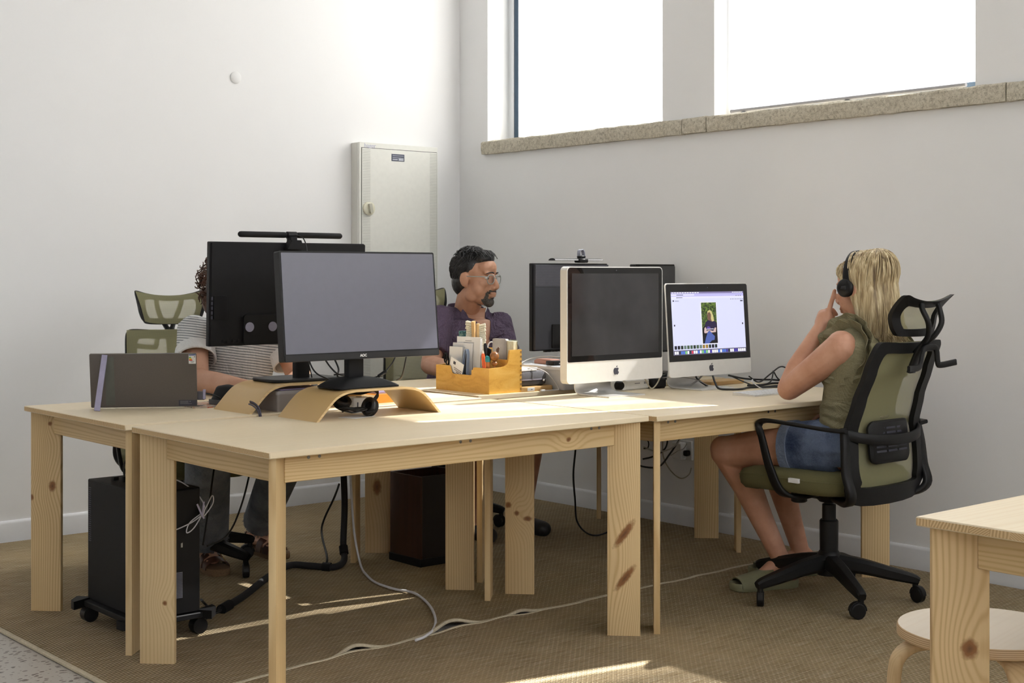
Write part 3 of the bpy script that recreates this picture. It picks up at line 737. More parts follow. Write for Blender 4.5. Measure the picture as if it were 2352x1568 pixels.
for (c, R_) in (((-.045,.015,.030), Euler((.5,.25,.2))), ((.052,-.012,.019), Euler((1.25,.2,-.9)))):
    Fm = Matrix.Translation(c) @ R_.to_matrix().to_4x4()
    m = M(); m.lathe([(.006,-.014),(.022,-.013),(.029,-.006),(.029,.004),(.024,.008)], 22, Fm); cup = m.build('ear_cup', BLKM, t)
    m = M(); m.tube([Fm @ V(.024*math.cos(q_), .024*math.sin(q_), .012) for q_ in [2*math.pi*k/20 for k in range(20)]], .008, 8, closed=True); m.build('ear_pad', plain('black leatherette', (.015,.015,.016), .35), cup)
m = M(); m.sweep(cr([(-.045,.018,.05),(-.02,.045,.062),(.02,.062,.060),(.06,.055,.070),(.075,.02,.060),(.056,-.008,.034)], 6), (0,.3,1), .013, .004); m.build('headband', BLK, t)
m = M(); P = []
for k in range(64):
    a = 2*math.pi*k/22; P.append(V(-.005+(.040+.006*math.sin(k*.7))*math.cos(a), -.035+(.026+.004*math.cos(k*.5))*math.sin(a), .006+.012*abs(math.sin(a*.5+k*.05))))
m.tube(P, .0027, 6); m.build('coiled_lead', CABLE, t)
m = M(); m.cyl((.035,-.055,.006),(.065,-.05,.010),.0045,n=8); m.build('jack_plug', BLKM, t)
m = M(); m.prism([(-.055,-.03),(.05,-.04),(.06,.035),(-.05,.04)], .0003, .0012); tag(m.build('paper_slip', PAPER, None, (2.565, 3.765, TZ), .4), 'white paper slip under the folded black headset', 'paper')
t = thing('folder', 'orange folder lying flat behind the front riser', 'folder', (2.960, 4.200, TZ), math.radians(3))
m = M(); m.bx(-.085,.085,-.09,.09,0,.003,.001); m.bx(-.085,.085,-.09,.09,.030,.033,.001); m.sweep([V(-.085+.17*k/8,-.089,.0165) for k in range(9)], (0,0,1), .033, .003); m.build('cover', ORANGE, t)
m = M(); m.bx(-.08,.08,-.084,.088,.0032,.0298); m.build('sheets', PAPER, t)
m = M(); m.bx(-.07,.07,-.07,.065,0,.007,.001); tag(m.build('booklet', PURPLE, None, (2.955, 4.195, TZ+.0333), .12), 'mauve booklet on top of the orange folder', 'booklet')
t = thing('laptop', 'closed black laptop at the far edge of the desks', 'laptop', (3.15, 4.745, TZ), math.radians(4))
m = M(); m.loft([[V(x,y,z) for x,y in rrect(.30,.19,.012,4)] for z in (.002,.011)]); m.build('base', BLK, t)
m = M(); m.loft([[V(x*s_,y*s_,z) for x,y in rrect(.30,.19,.012,4)] for s_, z in ((1,.0125),(1,.018),(.985,.020))]); m.build('lid', DGREY, t)
m = M(); m.cyl((-.1,.093,.012),(.1,.093,.012),.004,n=8); m.build('hinge', BLK, t)

# ------------------------------------------------------------------ yellow desk organizer and what it holds
OX0, OX1, OY0, OY1 = 3.425, 3.592, 4.126, 4.462
t = thing('desk_organizer', 'yellow plywood desk organizer with stepped sides, full of stationery', 'organizer', ((OX0+OX1)/2, (OY0+OY1)/2, TZ))
hx, hy, pt, lo, hi = (OX1-OX0)/2, (OY1-OY0)/2, .008, .100, .168
def rc(pts, r=.012, n=4):
    out = []; N = len(pts)
    for i in range(N):
        p = V(*pts[i][:2], 0); rr = pts[i][2] if len(pts[i]) > 2 else 0
        if not rr: out.append((p.x, p.y)); continue
        a = (V(*pts[i-1][:2], 0)-p); b = (V(*pts[(i+1) % N][:2], 0)-p); rr = min(rr, a.length*.49, b.length*.49)
        a.normalize(); b.normalize()
        for k in range(n+1):
            u = k/n; q = p+a*rr*(1-u)**2+b*rr*u**2; out.append((q.x, q.y))
    return out
# side facing -x (long, low, with notch); drawn in (y,z)
long_low = rc([(-hy,0),(hy,0),(hy,lo),(hy-.085,lo,.004),(hy-.098,lo-.032,.012),(-hy+.108,lo-.032,.012),(-hy+.098,lo,.008),(-hy,lo)])
m = M(); m.prism(long_low, 0, pt, fr((-hx,0,0),(0,1,0),(0,0,1))); m.build('side_panel', PLY, t)
m = M(); m.prism([(-hy,0),(hy,0),(hy,hi),(-hy,hi)], 0, pt, fr((hx-pt,0,0),(0,1,0),(0,0,1))); m.build('side_panel', PLY, t)
short = rc([(-hx+pt,0),(hx-pt,0),(hx-pt,hi),(hx-.062,hi,.003),(hx-.072,lo+.004,.030),(-hx+pt,lo)])
for y in (-hy, hy-pt):
    m = M(); m.prism(short, 0, pt, fr((0,y+pt,0),(1,0,0),(0,0,1))); m.build('end_panel', PLY, t)
m = M(); m.bx(-hx+pt,hx-pt,-hy+pt,hy-pt,.002,.008); m.build('bottom', PLY, t)
m = M(); m.bx(-hx+pt,hx-pt,-.055,-.049,.008,.088); m.build('divider', PLY, t)
m = M(); m.bx(.008,.014,-hy+pt,hy-pt,.008,.13); m.build('divider', PLY, t)
m = M()
for k in range(9): m.bx(hx-pt, hx-.0005, -hy-.0006, -hy+.002, .010+.018*k, .018+.018*k)
m.build('finger_joint', plain('ply joint dark', (.30,.17,.05), .6), t)
OC = V((OX0+OX1)/2, (OY0+OY1)/2, TZ+.0085)
def org(x, y, z=0): return OC+V(x, y, z)
def rot(o, rx=0, ry=0, rz=0): o.rotation_euler = (rx, ry, rz); return o
# papers and envelopes (thin sheets standing along y)
def sheet_item(name, label, cat, x, y, w, h, th, mat, rz=0, rx=0, ry=0, z=0):
    m = M(); m.bx(-th/2, th/2, -w/2, w/2, 0, h, min(.0006, th/3)); o = m.build(name, mat); o.location = org(x, y, z); o.rotation_euler = (rx, ry, rz)
    return tag(o, label, cat)
e = sheet_item('envelope', 'tallest white envelope standing in the yellow organizer', 'envelope', -.018, .045, .150, .205, .004, PAPER, ry=.03)
q = M(); q.bx(-.0026,-.0021,-.02,.02,.188,.1905); q.bx(-.0026,-.0021,-.035,.03,.182,.1835); q.build('address_print', plain('grey print faint', (.35,.36,.40), .7), e)
sheet_item('envelope', 'second white envelope leaning just in front of the tallest', 'envelope', -.030, .075, .125, .180, .003, PAPER, ry=.06)
def photo_mat():
    t = NT('printed photo card'); v = t.obj(); z = t.sep(v)[2]; n = t.noise(v, 40, 3)
    t.base(t.ramp(t.math('ADD', t.math('MULTIPLY', z, 6.0), t.math('MULTIPLY', n, .2)), [(.30, lin(120,122,120)), (.62, lin(205,208,208)), (.9, lin(228,228,226))])).p(Roughness=.5); return t.m
sheet_item('postcard', 'grey and white postcard at the left end of the organizer', 'postcard', -.046, .095, .085, .165, .002, photo_mat(), ry=.05)
sheet_item('note_paper', 'folded cream paper behind the envelopes, right side', 'paper', -.006, -.018, .030, .200, .006, plain('cream paper', (.80,.77,.72), .7), rx=-.02)
# folded blue glasses / clip case
t = thing('spectacle_case', 'folded blue grey strip leaning before the envelopes', 'case', org(-.052, .028), 0); t.rotation_euler = (.14, 0, 0)
BLS = plain('slate blue card', (.22,.28,.40), .6)
m = M(); m.sweep(cr([(0,.012,.0),(0,.014,.08),(0,.012,.14),(0,.002,.158),(0,-.008,.140),(0,-.012,.08),(0,-.020,0)], 6), (1,0,0), .014, .004); m.build('strip', BLS, t)
m = M(); m.sweep(cr([(.002,.002,.0),(.002,.004,.09),(.002,.001,.14),(.002,-.004,.12),(.002,-.010,.05),(.002,-.014,.0)], 6), (1,0,0), .010, .003); m.build('inner_strip', INK, t)
# business card
t = thing('business_card', 'white card with black logo tipped over the organizer rim', 'card', org(-.071, .052, .084), 0); t.rotation_euler = (.36, -.06, 0)
m = M(); m.bx(-.0005,.0005,-.042,.042,-.026,.030); m.build('card', PAPER, t)
m = M(); m.bx(-.0011,-.0004,.008,.022,.008,.020); m.build('logo', INK, t)
m = M()
for k, (w_, z_) in enumerate(((.05,-.006),(.044,-.0125),(.018,-.0185))): m.bx(-.0011,-.0004,-.012-w_/2,-.012+w_/2,z_,z_+.003)
m.build('print', plain('print grey', (.22,.20,.20), .7), t)
# wooden brushes
BEECH = wood('beech', 2, (.68,.44,.19), (.52,.30,.11), freq=800, across=0, contrast=.4)
BRIST = plain('cream bristles', (.74,.70,.56), .9, var=.2, nscale=400, bump=.6, bscale=500)
def brush(label, x, y, rz, ry, h):
    t = thing('wooden_brush', label, 'brush', org(x, y), 0); t.rotation_euler = (ry, 0, rz)
    m = M(); m.sweep(cr([(0,0,0),(0,0,h*.45),(0,.001,h*.8),(0,.004,h)], 5), (0,1,0), lambda u: .018+.012*min(1, u*1.6), .012); m.build('handle', BEECH, t)
    bm_ = M(); random.seed(3)
    for k in range(17):
        for j in (-1, 0, 1):
            z = h*.48+k*h*.52/17; a = random.uniform(-.15, .15)
            bm_.cyl((.005, j*.0075, z), (.030+random.uniform(-.002,.002), j*.009+a*.006, z+.006+a*.01), .0034, .0042, 6)
    bm_.build('bristles', BRIST, t); return t
brush('wooden brush whose cream bristles face right in the organizer', .034, .042, -.75, .10, .258)
brush('wooden brush whose cream bristles face left in the organizer', .048, .084, 2.2, -.05, .266)
def teal():
    t = NT('teal marbled paper'); v = t.obj(); n = t.noise(t.mapv(v, (60,60,150)), 1.0, 3, .6, 1.5)
    t.base(t.ramp(n, [(.38, lin(20,48,58)), (.5, lin(56,120,124)), (.6, lin(150,176,160)), (.66, lin(44,84,92))])).p(Roughness=.5); return t.m
sheet_item('small_box', 'teal patterned little box behind the envelopes', 'box', .026, .128, .034, .225, .022, teal())
# grey drive and note pad at the high back
t = thing('external_drive', 'brushed grey external drive with white lead in the organizer', 'hard drive', org(.052, -.075, 0), 0)
m = M(); m.prism(rrect(.085, .200, .008, 4, 0, .100), -.006, .006, fr((0,0,0),(0,1,0),(0,0,1))); m.build('case', plain('warm grey aluminium', (.42,.39,.36), .4, .5), t)
m = M(); m.tube(cr([(-.004,.04,.185),(-.008,.055,.183),(-.010,.066,.165),(-.008,.066,.135),(-.004,.06,.095)], 6), .003, 8); m.build('lead', CABLEW, t)
t = thing('notebook', 'pale yellow notepad with rounded cover beside the grey drive', 'notebook', org(.060, -.128, 0), 0)
m = M(); m.bx(-.010,.010,-.028,.030,0,.193,.001); m.build('pages', plain('pale yellow paper', (.80,.77,.56), .8, var=.12, nscale=60), t)
m = M(); m.prism(rrect(.062, .197, .010, 4, .001, .0985), -.002, 0, fr((.0125,0,0),(0,1,0),(0,0,1))); m.build('cover', plain('olive cover', (.18,.19,.15), .6), t)
# pens and tools
def pen(name, label, cat, x, y, h, r, mat, lean_x=0, lean_y=0, tip=None, tipmat=None, shape=None):
    t = thing(name, label, cat, org(x, y), 0); t.rotation_euler = (lean_x, lean_y, 0)
    m = M(); m.lathe(shape or [(r*.6,0),(r,.01),(r,h-.012),(r*.7,h-.003),(r*.3,h)], 12); m.build('barrel', mat, t)
    if tip: q = M(); q.lathe([(r*1.02,h*tip),(r*1.08,h*tip+.004),(r*1.05,h-.010),(r*.8,h+.001),(r*.2,h+.0015)], 12); q.build('cap', tipmat, t)
    return t
GRN, ORG, TEALP = plain('green plastic', (.02,.16,.07), .4), plain('orange red plastic', (.80,.13,.03), .4), plain('teal plastic', (.02,.24,.26), .35)
t = thing('knife_sheath', 'flat black sheath standing at the right of the organizer', 'tool', org(-.030, -.075), 0); t.rotation_euler = (.16, 0, 0)
m = M(); m.prism(rrect(.030, .168, .003, 3, 0, .084), -.003, .003, fr((0,0,0),(0,1,0),(0,0,1))); m.build('sheath', BLKM, t)
m = M(); m.bx(-.0042,-.003,-.004,.004,.03,.095); m.build('clip', WHITE, t)
pen('pen', 'white pen with tapered tip standing beside the black sheath', 'pen', -.058, -.092, .158, .0058, plain('ivory plastic', (.80,.77,.66), .35), .05)
pen('pen', 'dark green pen between the white and the orange one', 'pen', -.060, -.108, .138, .0062, GRN, -.03, 0, .6, GRN)
pen('pen', 'orange red pen leaning right in the organizer', 'pen', -.062, -.122, .146, .0068, ORG, -.12, 0, .7, ORG)
pen('marker_pen', 'tall black marker leaning right behind the orange pen', 'pen', -.045, -.116, .185, .0068, BLKM, -.10, 0, .62, BLK)
for k, (yy, w_) in enumerate(((-.136, 'left'), (-.150, 'right'))):
    t = thing('screwdriver', 'small teal capped screwdriver, %s one of the pair' % w_, 'screwdriver', org(-.062, yy), 0, 'teal screwdrivers in the organizer'); t.rotation_euler = (-.06-.05*k, 0, 0)
    m = M(); m.lathe([(.003,0),(.003,.07),(.0068,.078),(.0062,.113),(.007,.117)], 10); m.build('shaft', plain('amber plastic', (.45,.14,.03), .3), t)
    m = M(); m.lathe([(.007,.115),(.0078,.121),(.0078,.131),(.005,.137),(.001,.139)], 12); m.build('cap', TEALP, t)
t = thing('wooden_figure', 'round brown wooden bead toy standing among the pens', 'toy', org(-.040, -.150), 0); t.rotation_euler = (-.02, 0, 0)
BRW = plain('brown varnished wood', (.30,.12,.035), .3, var=.25, nscale=60)
m = M(); m.cyl((0,0,0),(0,0,.115),.004,n=8); m.ell((0,0,.108),(.012,.012,.010)); m.build('stem', BRW, t)
m = M(); m.ell((0,0,.137),(.0185,.0185,.0185),n=20,m=14); m.build('head', BRW, t)
m = M(); m.ell((0,-.020,.160),(.006,.006,.009)); m.ell((0,-.026,.168),(.004,.004,.006)); m.build('knob', plain('dark wood', (.10,.05,.03), .4), t)
t = thing('scissors', 'scissors with black handles at the left end of the organizer', 'scissors', org(-.055, .142), 0); t.rotation_euler = (.05, 0, 0)
for y_, s_ in ((.006, 1), (-.008, .9)):
    m = M(); m.tube([V(0, y_+.0075*math.cos(a), .118*s_+.018*math.sin(a)) for a in [2*math.pi*k/16 for k in range(16)]], .0032, 8, closed=True); m.build('handle', BLKM, t)
m = M(); m.sweep([(0,.004,.0),(0,.002,.06),(0,-.002,.104)], (0,1,0), .009, .002); m.sweep([(.002,-.004,.0),(.002,-.002,.06),(.002,.003,.104)], (0,1,0), .009, .002); m.build('blade', ALU, t)

# ------------------------------------------------------------------ behind the organizer: case, charger, storage box
t = thing('charging_pad', 'round-cornered wooden charging pad under the grey case', 'charger', (3.672, 4.155, TZ), math.radians(0))
m = M(); m.loft([[V(x*s_,y*s_,z) for x,y in rrect(.185,.075,.030,6)] for s_, z in ((.97,0),(1,.004),(1,.016),(.97,.019))]); m.build('body', BEECH, t)
m = M(); m.bx(-.058,-.020,-.0395,-.036,.003,.016,.001); pl_ = m.build('port_plate', WHITE, t); m = M(); m.bx(-.040,-.033,-.0402,-.039,.008,.0105); m.build('port', INK, pl_)
t = thing('zip_case', 'dark grey felt zip case lying on the wooden charging pad', 'case', (3.668, 4.185, TZ+.0194), math.radians(2))
for nm, zz, mt in (('lower_shell', [(.80,0),(.96,.006),(1,.018),(1,.023)], plain('charcoal felt', (.055,.055,.062), .85, var=.2, nscale=500)), ('upper_shell', [(1,.027),(1,.034),(.97,.050),(.90,.057),(.7,.059)], GREYF)):
    m = M(); m.loft([[V(x*s_,y*s_,z) for x,y in rrect(.165,.085,.026,6)] for s_, z in zz]); m.build(nm, mt, t)
m = M(); m.loft([[V(x*s_,y*s_,z) for x,y in rrect(.168,.088,.027,6)] for s_, z in ((1,.0225),(1.01,.025),(1,.0275))]); zp = m.build('zip', plain('lilac grey tape', (.30,.29,.36), .6), t)
m = M(); m.ell((.052,-.046,.020),(.006,.004,.006)); m.build('zip_pull', ALU, zp)
for k, (dx, dy, rz_, w_) in enumerate(((-.03,-.005,.05,.13),(-.015,.004,-.06,.12))):
    m = M(); m.bx(-w_/2,w_/2,-.045,.045,0,.006,.0005)
    tag(m.build('paper_stack', PAPER, None, (3.655+dx, 4.195+dy, TZ+.0794+.0062*k), rz_), ('lower','upper')[k]+' white paper pad lying on the grey zip case', 'paper')
t = thing('storage_box', 'frosted plastic storage box behind the old silver computer', 'box', (3.905, 4.255, TZ))
m = M()
m.loft([[V(x*s_,y*s_,z) for x,y in rrect(.285,.375,.012,4)] for s_, z in ((.955,0),(.965,.003),(1,.086))]); m.build('body', FROST, t)
m = M(); m.loft([[V(x*s_,y*s_,z) for x,y in rrect(.298,.388,.014,4)] for s_, z in ((1,.080),(1.005,.084),(1,.092),(.97,.096))]); m.build('lid', FROST, t)
t = thing('power_bank', 'flat black power bank lying on the frosted storage box', 'power bank', (3.842, 4.150, TZ+.0965), math.radians(-12))
m = M(); m.loft([[V(x*s_,y*s_,z) for x,y in rrect(.14,.068,.008,4)] for s_, z in ((.97,0),(1,.003),(1,.013),(.97,.016))]); m.build('body', BLK, t)
m = M(); m.bx(-.045,-.012,-.0350,-.0335,.005,.011,.001); m.bx(.02,.034,-.0350,-.0335,.006,.010); m.build('ports', plain('grey steel', (.35,.35,.36), .35, .8), t)
t = thing('hard_case', 'brownish pink leather pouch beside the black power bank', 'pouch', (3.838, 4.245, TZ+.0965), math.radians(80))
m = M(); m.loft([[V(x*s_,y*s_,z) for x,y in rrect(.12,.07,.012,4)] for s_, z in ((.95,0),(1,.004),(.98,.012),(.8,.019))]); m.build('body', plain('pink leather', (.42,.22,.17), .55), t)
m = M(); m.bx(-.03,.03,-.038,-.034,.003,.012,.001); m.build('strap', BLKM, t)
lead([(3.64,4.20,TZ+.095),(3.68,4.24,TZ+.10),(3.75,4.26,TZ+.118),(3.80,4.22,TZ+.128),(3.84,4.17,TZ+.125),(3.90,4.12,TZ+.116)], .0022, CABLEG, 'thin grey lead arching over the frosted storage box')
m = M(); P = cr([(3.60,4.19,TZ+.096),(3.66,4.15,TZ+.094),(3.715,4.125,TZ+.075),(3.755,4.115,TZ+.035),(3.765,4.10,TZ+.006),(3.745,4.085,TZ+.0035),(3.70,4.085,TZ+.0035),(3.672,4.088,TZ+.004)], 7); m.tube(P, .002, 6)
o_ = tag(m.build('cable', CABLEW, angle=80), 'white lead draped over the grey case down to the desk', 'cable')
m = M(); m.box((3.668,4.088,TZ+.0045), (.022,.009,.007), .001); m.build('plug', WHITE, o_)

# ------------------------------------------------------------------ silver all-in-one computers
APPLE_BODY = [(0,.30),(.10,.335),(.22,.36),(.36,.30),(.44,.20),(.345,.12),(.315,.0),(.35,-.12),(.46,-.20),(.40,-.35),(.30,-.49),(.19,-.53),(.08,-.49),(0,-.47),(-.08,-.49),(-.19,-.53),(-.30,-.49),(-.41,-.33),(-.47,-.12),(-.47,.06),(-.41,.22),(-.31,.32),(-.20,.36),(-.09,.335)]
APPLE_LEAF = [(.0,.40),(.03,.52),(.11,.60),(.20,.63),(.19,.53),(.12,.44)]
def silver_computer(label, cx, yf, foot_c, W_, zb, ztop, tilt, glass_b, depth, on, old):
    """faces -Y; yf = front plane; sizes in metres"""
    t = thing('desktop_computer', label, 'computer', (cx, yf, TZ), math.pi)
    H_ = ztop-zb; zb -= TZ
    PFm = scr_fr(0, zb, H_, tilt)
    m = M(); r_ = .018 if old else .012
    if old:
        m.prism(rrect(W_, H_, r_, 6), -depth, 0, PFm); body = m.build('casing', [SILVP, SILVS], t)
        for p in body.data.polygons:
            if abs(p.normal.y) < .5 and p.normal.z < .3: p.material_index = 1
    else:
        outs = rrect(W_, H_, r_, 6); rings = []
        for s_, z in ((1,0),(1,-.006),(.93,-.02),(.72,-.034),(.4,-.042),(.15,-.044)): rings.append([PFm @ V(x*s_, y*s_, z) for x, y in outs])
        m.loft(rings); body = m.build('casing', SILVP, t)
    ht = H_/2; gb = glass_b-TZ-zb-ht                                    # glass bottom in frame coordinates
    gh = ht-.004-gb; gy = (ht-.004+gb)/2; e = .004 if old else .002
    m = M(); m.prism(rrect(W_-2*e, gh, (r_-e, r_-e, .006 if old else .001, .006 if old else .001), 5, 0, gy), -.001, .0012, PFm); gl = m.build('glass_front', GLOSS, t)
    iw, it, ib = (.020, .022, .022) if old else (.026, .031, .025)
    dx, dy0, dy1 = W_/2-e-iw, gb+ib, ht-.004-it
    m = M(); m.prism([(-dx,dy0),(dx,dy0),(dx,dy1),(-dx,dy1)], .0010, .0018, PFm)
    sc = m.build('screen', SCREEN_ON if on else OFFSCR, t)
    m = M(); m.prism(circ(.0022, 10, 0, ht-.004-it*.45), .001, .0017, PFm); m.build('camera_lens', plain('lens', (.10,.10,.12), .1), gl)
    lg = M(); s_ = .030 if old else .028; ly = (gb-ht)/2-.0 if old else (gb-ht)/2
    for poly in (APPLE_BODY, APPLE_LEAF): lg.prism([(-x*s_ if False else x*s_*-1, y*s_+ly) for x, y in poly][::-1], -.0005, .0010, PFm @ Matrix.Scale(-1, 4, (1,0,0)))
    lg.build('logo', INK, t, label='black fruit emblem with a bite')
    # foot: plate bending up into the neck
    fx = foot_c-cx
    P = cr([(-fx, .060, .003), (-fx, -.02, .003), (-fx, -.095, .004), (-fx, -.122, .012), (-fx, -.130, .040), (-fx, -.112, .10), (-fx, -.075, .19), (-fx, -.052, .26)], 6)
    m = M(); m.sweep(P, (1,0,0), .195, .0055); m.build('foot', SILV, t, angle=50)
    m = M(); m.box((-fx, -.042-(.0 if old else .0), .25), (.12, .05 if not old else .03, .06), .004); m.build('hinge', SILV, t)
    return t, PFm, sc, (dx, dy0, dy1)
SCREEN_ON = emit('lit screen page', lin(198,200,226), .82)
DARKUI = emit('lit screen dark', lin(44,44,62), .6)
C1, _, _, _ = silver_computer('older silver all-in-one computer with dark switched-off screen', 3.763, 3.772, 3.763, .515, .787, 1.2245, 0.0, .868, .036, False, True)
C2, PS, SC, (dx, dy0, dy1) = silver_computer('silver all-in-one computer with lit screen showing a photo', 4.285, 3.760, 4.270, .497, .786, 1.160, math.radians(4), .848, .04, True, False)
# what the lit screen shows (flat, a hair proud of the glass); u 0..1 left to right as seen, v 0..1 bottom to top
def su(u, v): return (dx*(2*u-1)*-1*-1, dy0+(dy1-dy0)*v)
# local frame x axis is -local x = world +X: left to right as seen from the front
def ui(name, mat, polys, lay=0, label=None):
    m = M()
    for p in polys: m.prism([su(*q) for q in p], .0018+.0003*lay, .0020+.0003*lay, PS)
    o = m.build(name, mat, SC, label=label)
    if len(polys) > 1: o['kind'] = 'stuff'
    return o
def R4(u0, u1, v0, v1): return [(u0,v0),(u1,v0),(u1,v1),(u0,v1)]
ui('menu_bar', emit('ui bar mauve', lin(120,112,150), .8), [R4(0,1,.972,1)])
ui('tab_strip', emit('ui strip lilac', lin(172,168,214), .85), [R4(0,1,.925,.972)])
ui('toolbar', emit('ui strip pale', lin(205,204,232), .85), [R4(0,.31,.94,.962), R4(0,1,.895,.925)], 1)
ui('menu_text', emit('ui white', lin(240,240,250), .9), [R4(.01+.034*k,.01+.034*k+.024,.980,.992) for k in range(11)]+[R4(.84+.025*k,.855+.025*k,.980,.992) for k in range(6)], 1)
ui('toolbar_text', DARKUI, [R4(.07,.16,.946,.955), R4(.08,.15,.904,.912), R4(.07,.078,.90,.916), R4(.018,.034,.845,.87), R4(.045,.10,.852,.858), R4(.95,.985,.835,.853)]+[R4(.81+.024*k,.818+.024*k,.868,.88) for k in range(8)]+[R4(.89+.03*k,.90+.03*k,.925,.938) for k in range(3)], 2)
ui('arrow_button', DARKUI, [[(a+.009*math.cos(q_), .47+b+.016*math.sin(q_)) for q_ in [2*math.pi*k/14 for k in range(14)]] for a, b in ((.027,0),(.967,0))], 2)
def leafmat():
    t = NT('photo foliage'); v = t.obj(); n = t.noise(v, 130, 3, .7)
    c = t.ramp(n, [(.36, lin(10,16,8)), (.5, lin(40,62,22)), (.58, lin(120,150,50)), (.66, lin(20,30,14)), (.74, lin(225,230,190))])
    t.base((.02,.02,.02)); t.ln(c, t.b.inputs['Emission Color']); t.b.inputs['Emission Strength'].default_value = .8; return t.m
ph = (.395,.602,.165,.825)
def pu(*pts): return [[(ph[0]+(ph[1]-ph[0])*a, ph[2]+(ph[3]-ph[2])*b) for a, b in pts]]
ui('photo_border', emit('ui photo border', lin(226,224,240), .9), [R4(ph[0]-.006,ph[1]+.006,ph[2]-.008,ph[3]+.006)], 1)
ui('photo_backdrop', leafmat(), [R4(*ph)], 2)
ui('photo_shade', emit('photo dark', lin(24,22,26), .7), pu((.0,0),(1,0),(1,.5),(.75,.56),(.3,.52),(.0,.34)), 3)
ui('photo_hair', emit('photo blonde', lin(196,184,128), .7), pu((.36,.70),(.40,.78),(.52,.815),(.66,.79),(.76,.68),(.82,.54),(.62,.52),(.60,.66),(.46,.74)), 4)
ui('photo_face', emit('photo skin', lin(112,84,70), .7), pu((.38,.60),(.36,.68),(.40,.745),(.54,.765),(.62,.70),(.60,.60),(.66,.53),(.46,.53)), 5)
ui('photo_shirt', emit('photo shirt', lin(38,30,64), .7), pu((.18,.44),(.26,.53),(.44,.565),(.64,.53),(.84,.545),(.97,.44),(.86,.36),(.80,.30),(.28,.30),(.22,.36)), 6)
ui('photo_flower', emit('photo violet', lin(92,74,150), .7), pu((.28,.38),(.36,.42),(.52,.40),(.54,.36),(.34,.345)), 7)
ui('photo_arms', emit('photo arms', lin(206,180,176), .7), pu((.10,.28),(.14,.38),(.22,.40),(.26,.31),(.44,.325),(.72,.30),(.82,.38),(.92,.38),(.88,.27),(.50,.26),(.14,.25)), 7)
ui('photo_print', emit('photo print', lin(210,205,215), .8), pu((.24,.340),(.74,.342),(.74,.358),(.24,.356)), 8)
ui('photo_jeans', emit('photo jeans', lin(74,92,158), .8), pu((.10,0),(.20,.14),(.34,.28),(.46,.315),(.66,.22),(.80,.17),(.76,.08),(.58,.07),(.42,.01),(.38,0)), 8)
random.seed(11)
TH_ = [emit('thumb %d' % k, lin(*c), .7) for k, c in enumerate(((40,50,40),(150,120,50),(70,90,70),(30,30,40),(100,120,110)))]
for g in range(5):
    ui('thumbnails', TH_[g], [R4(.012+.042*k, .012+.042*k+.032, .092, .148) for k in range(14) if ([3,3,0,4,2,2,0,2,4,1,1,0,3,0][k] == g)], 2)
ui('dock', emit('ui dock', lin(88,84,108), .8), [R4(.0,1,0,.075)], 1)
DK = [emit('dock icon %d' % k, lin(*c), .85) for k, c in enumerate(((235,235,240),(70,110,200),(200,60,80),(40,44,60),(60,50,150),(120,190,120)))]
seq = [0,0,3,1,1,5,0,3,2,0,0,1,0,5,1,5,0,4,0,0,0,1,0,1,1,4,3,0,0,4,4,0,0,0,0]
for g in range(6):
    ui('dock_icons', DK[g], [R4(.012+.0281*k, .012+.0281*k+.021, .014, .060) for k in range(35) if seq[k] == g], 2)

# keyboard
t = thing('keyboard', 'slim white keyboard on the desk before the lit computer', 'keyboard', (4.262, 3.445, TZ), 0)
m = M(); m.prism([(-.055,0),(.055,0),(.055,.0105),(-.055,.004)], -.140, .140, fr((0,0,0),(0,1,0),(0,0,1))); m.build('tray', SILV, t)
KEY = plain('white key', (.84,.84,.85), .4, var=.02)
kb = M(); kb.box((0,0,0),(.0150,.0150,.0024),.0008); kme = kb.mesh('key', KEY)
sl = math.atan2(.0065, .11)
for r in range(5):
    for k in range(14):
        o = bpy.data.objects.new('key', kme); COL.objects.link(o); o.parent = t
        y = -.043+.0198*r; o.location = (-.130+.020*k, y, .0075+y*math.tan(sl)+.0011); o.rotation_euler = (sl, 0, 0)

# monitors behind the silver computers, seen from the back
t = thing('monitor', 'charcoal monitor with perforated upper back behind the older silver computer', 'monitor', (4.035, 4.32, TZ), 0)
W3, H3 = .435, .365; PB = Matrix.Translation((-.010,0,0)) @ scr_fr(0, .145, H3, 0)
PERF = plain('perforated band', (.10,.10,.115), .3, .4)
NAVY = plain('blue black back', (.028,.030,.038), .42)
m = M(); m.prism(rrect(W3, H3, .003), -.012, .006, PB); m.build('housing', BLK, t)
m = M(); m.prism(rrect(W3-.012, H3-.010, .003), -.026, -.011, PB); bk = m.build('back_cover', NAVY, t)
m = M(); m.prism(rrect(W3-.014, .090, .002, 3, 0, H3/2-.052), -.0268, -.0255, PB); pb_ = m.build('vent_band', PERF, bk)
m = M(); hd = [(-.0022,-.0014),(.0022,-.0014),(.0022,.0014),(-.0022,.0014)]
for r in range(13):
    for k in range(54):
        cx_, cy_ = .203-.0076*k-(.0038 if r % 2 else 0), H3/2-.013-.0066*r
        m.prism([(x+cx_, y+cy_) for x, y in hd], -.0274, -.0266, PB)
h_ = m.build('vent_holes', INK, bk); h_['kind'] = 'stuff'
m = M(); m.prism(rrect(.20, .10, .003, 3, .02, -H3/2+.06), -.030, -.025, PB); m.build('port_hood', BLK, t)
m = M(); m.prism(rrect(W3-.012, H3-.02, .002), .0055, .0075, PB); m.build('screen', PANEL, t)
m = M()
for k in range(5): m.bx(-.155+.02*k, -.143+.02*k, -.012, .0, .139, .146)
m.build('buttons', BLK, t)
m = M(); m.prism(rrect(.06, .03, .006), .004, .27, fr((.09, -.030, 0), (1,0,0), (0,1,0))); m.build('neck', BLK, t)
m = M(); m.loft([[V(x+.13, y+.03, z) for x, y in rrect(.20, .17, .02)] for z in (0, .010)]); m.build('base', BLK, t)
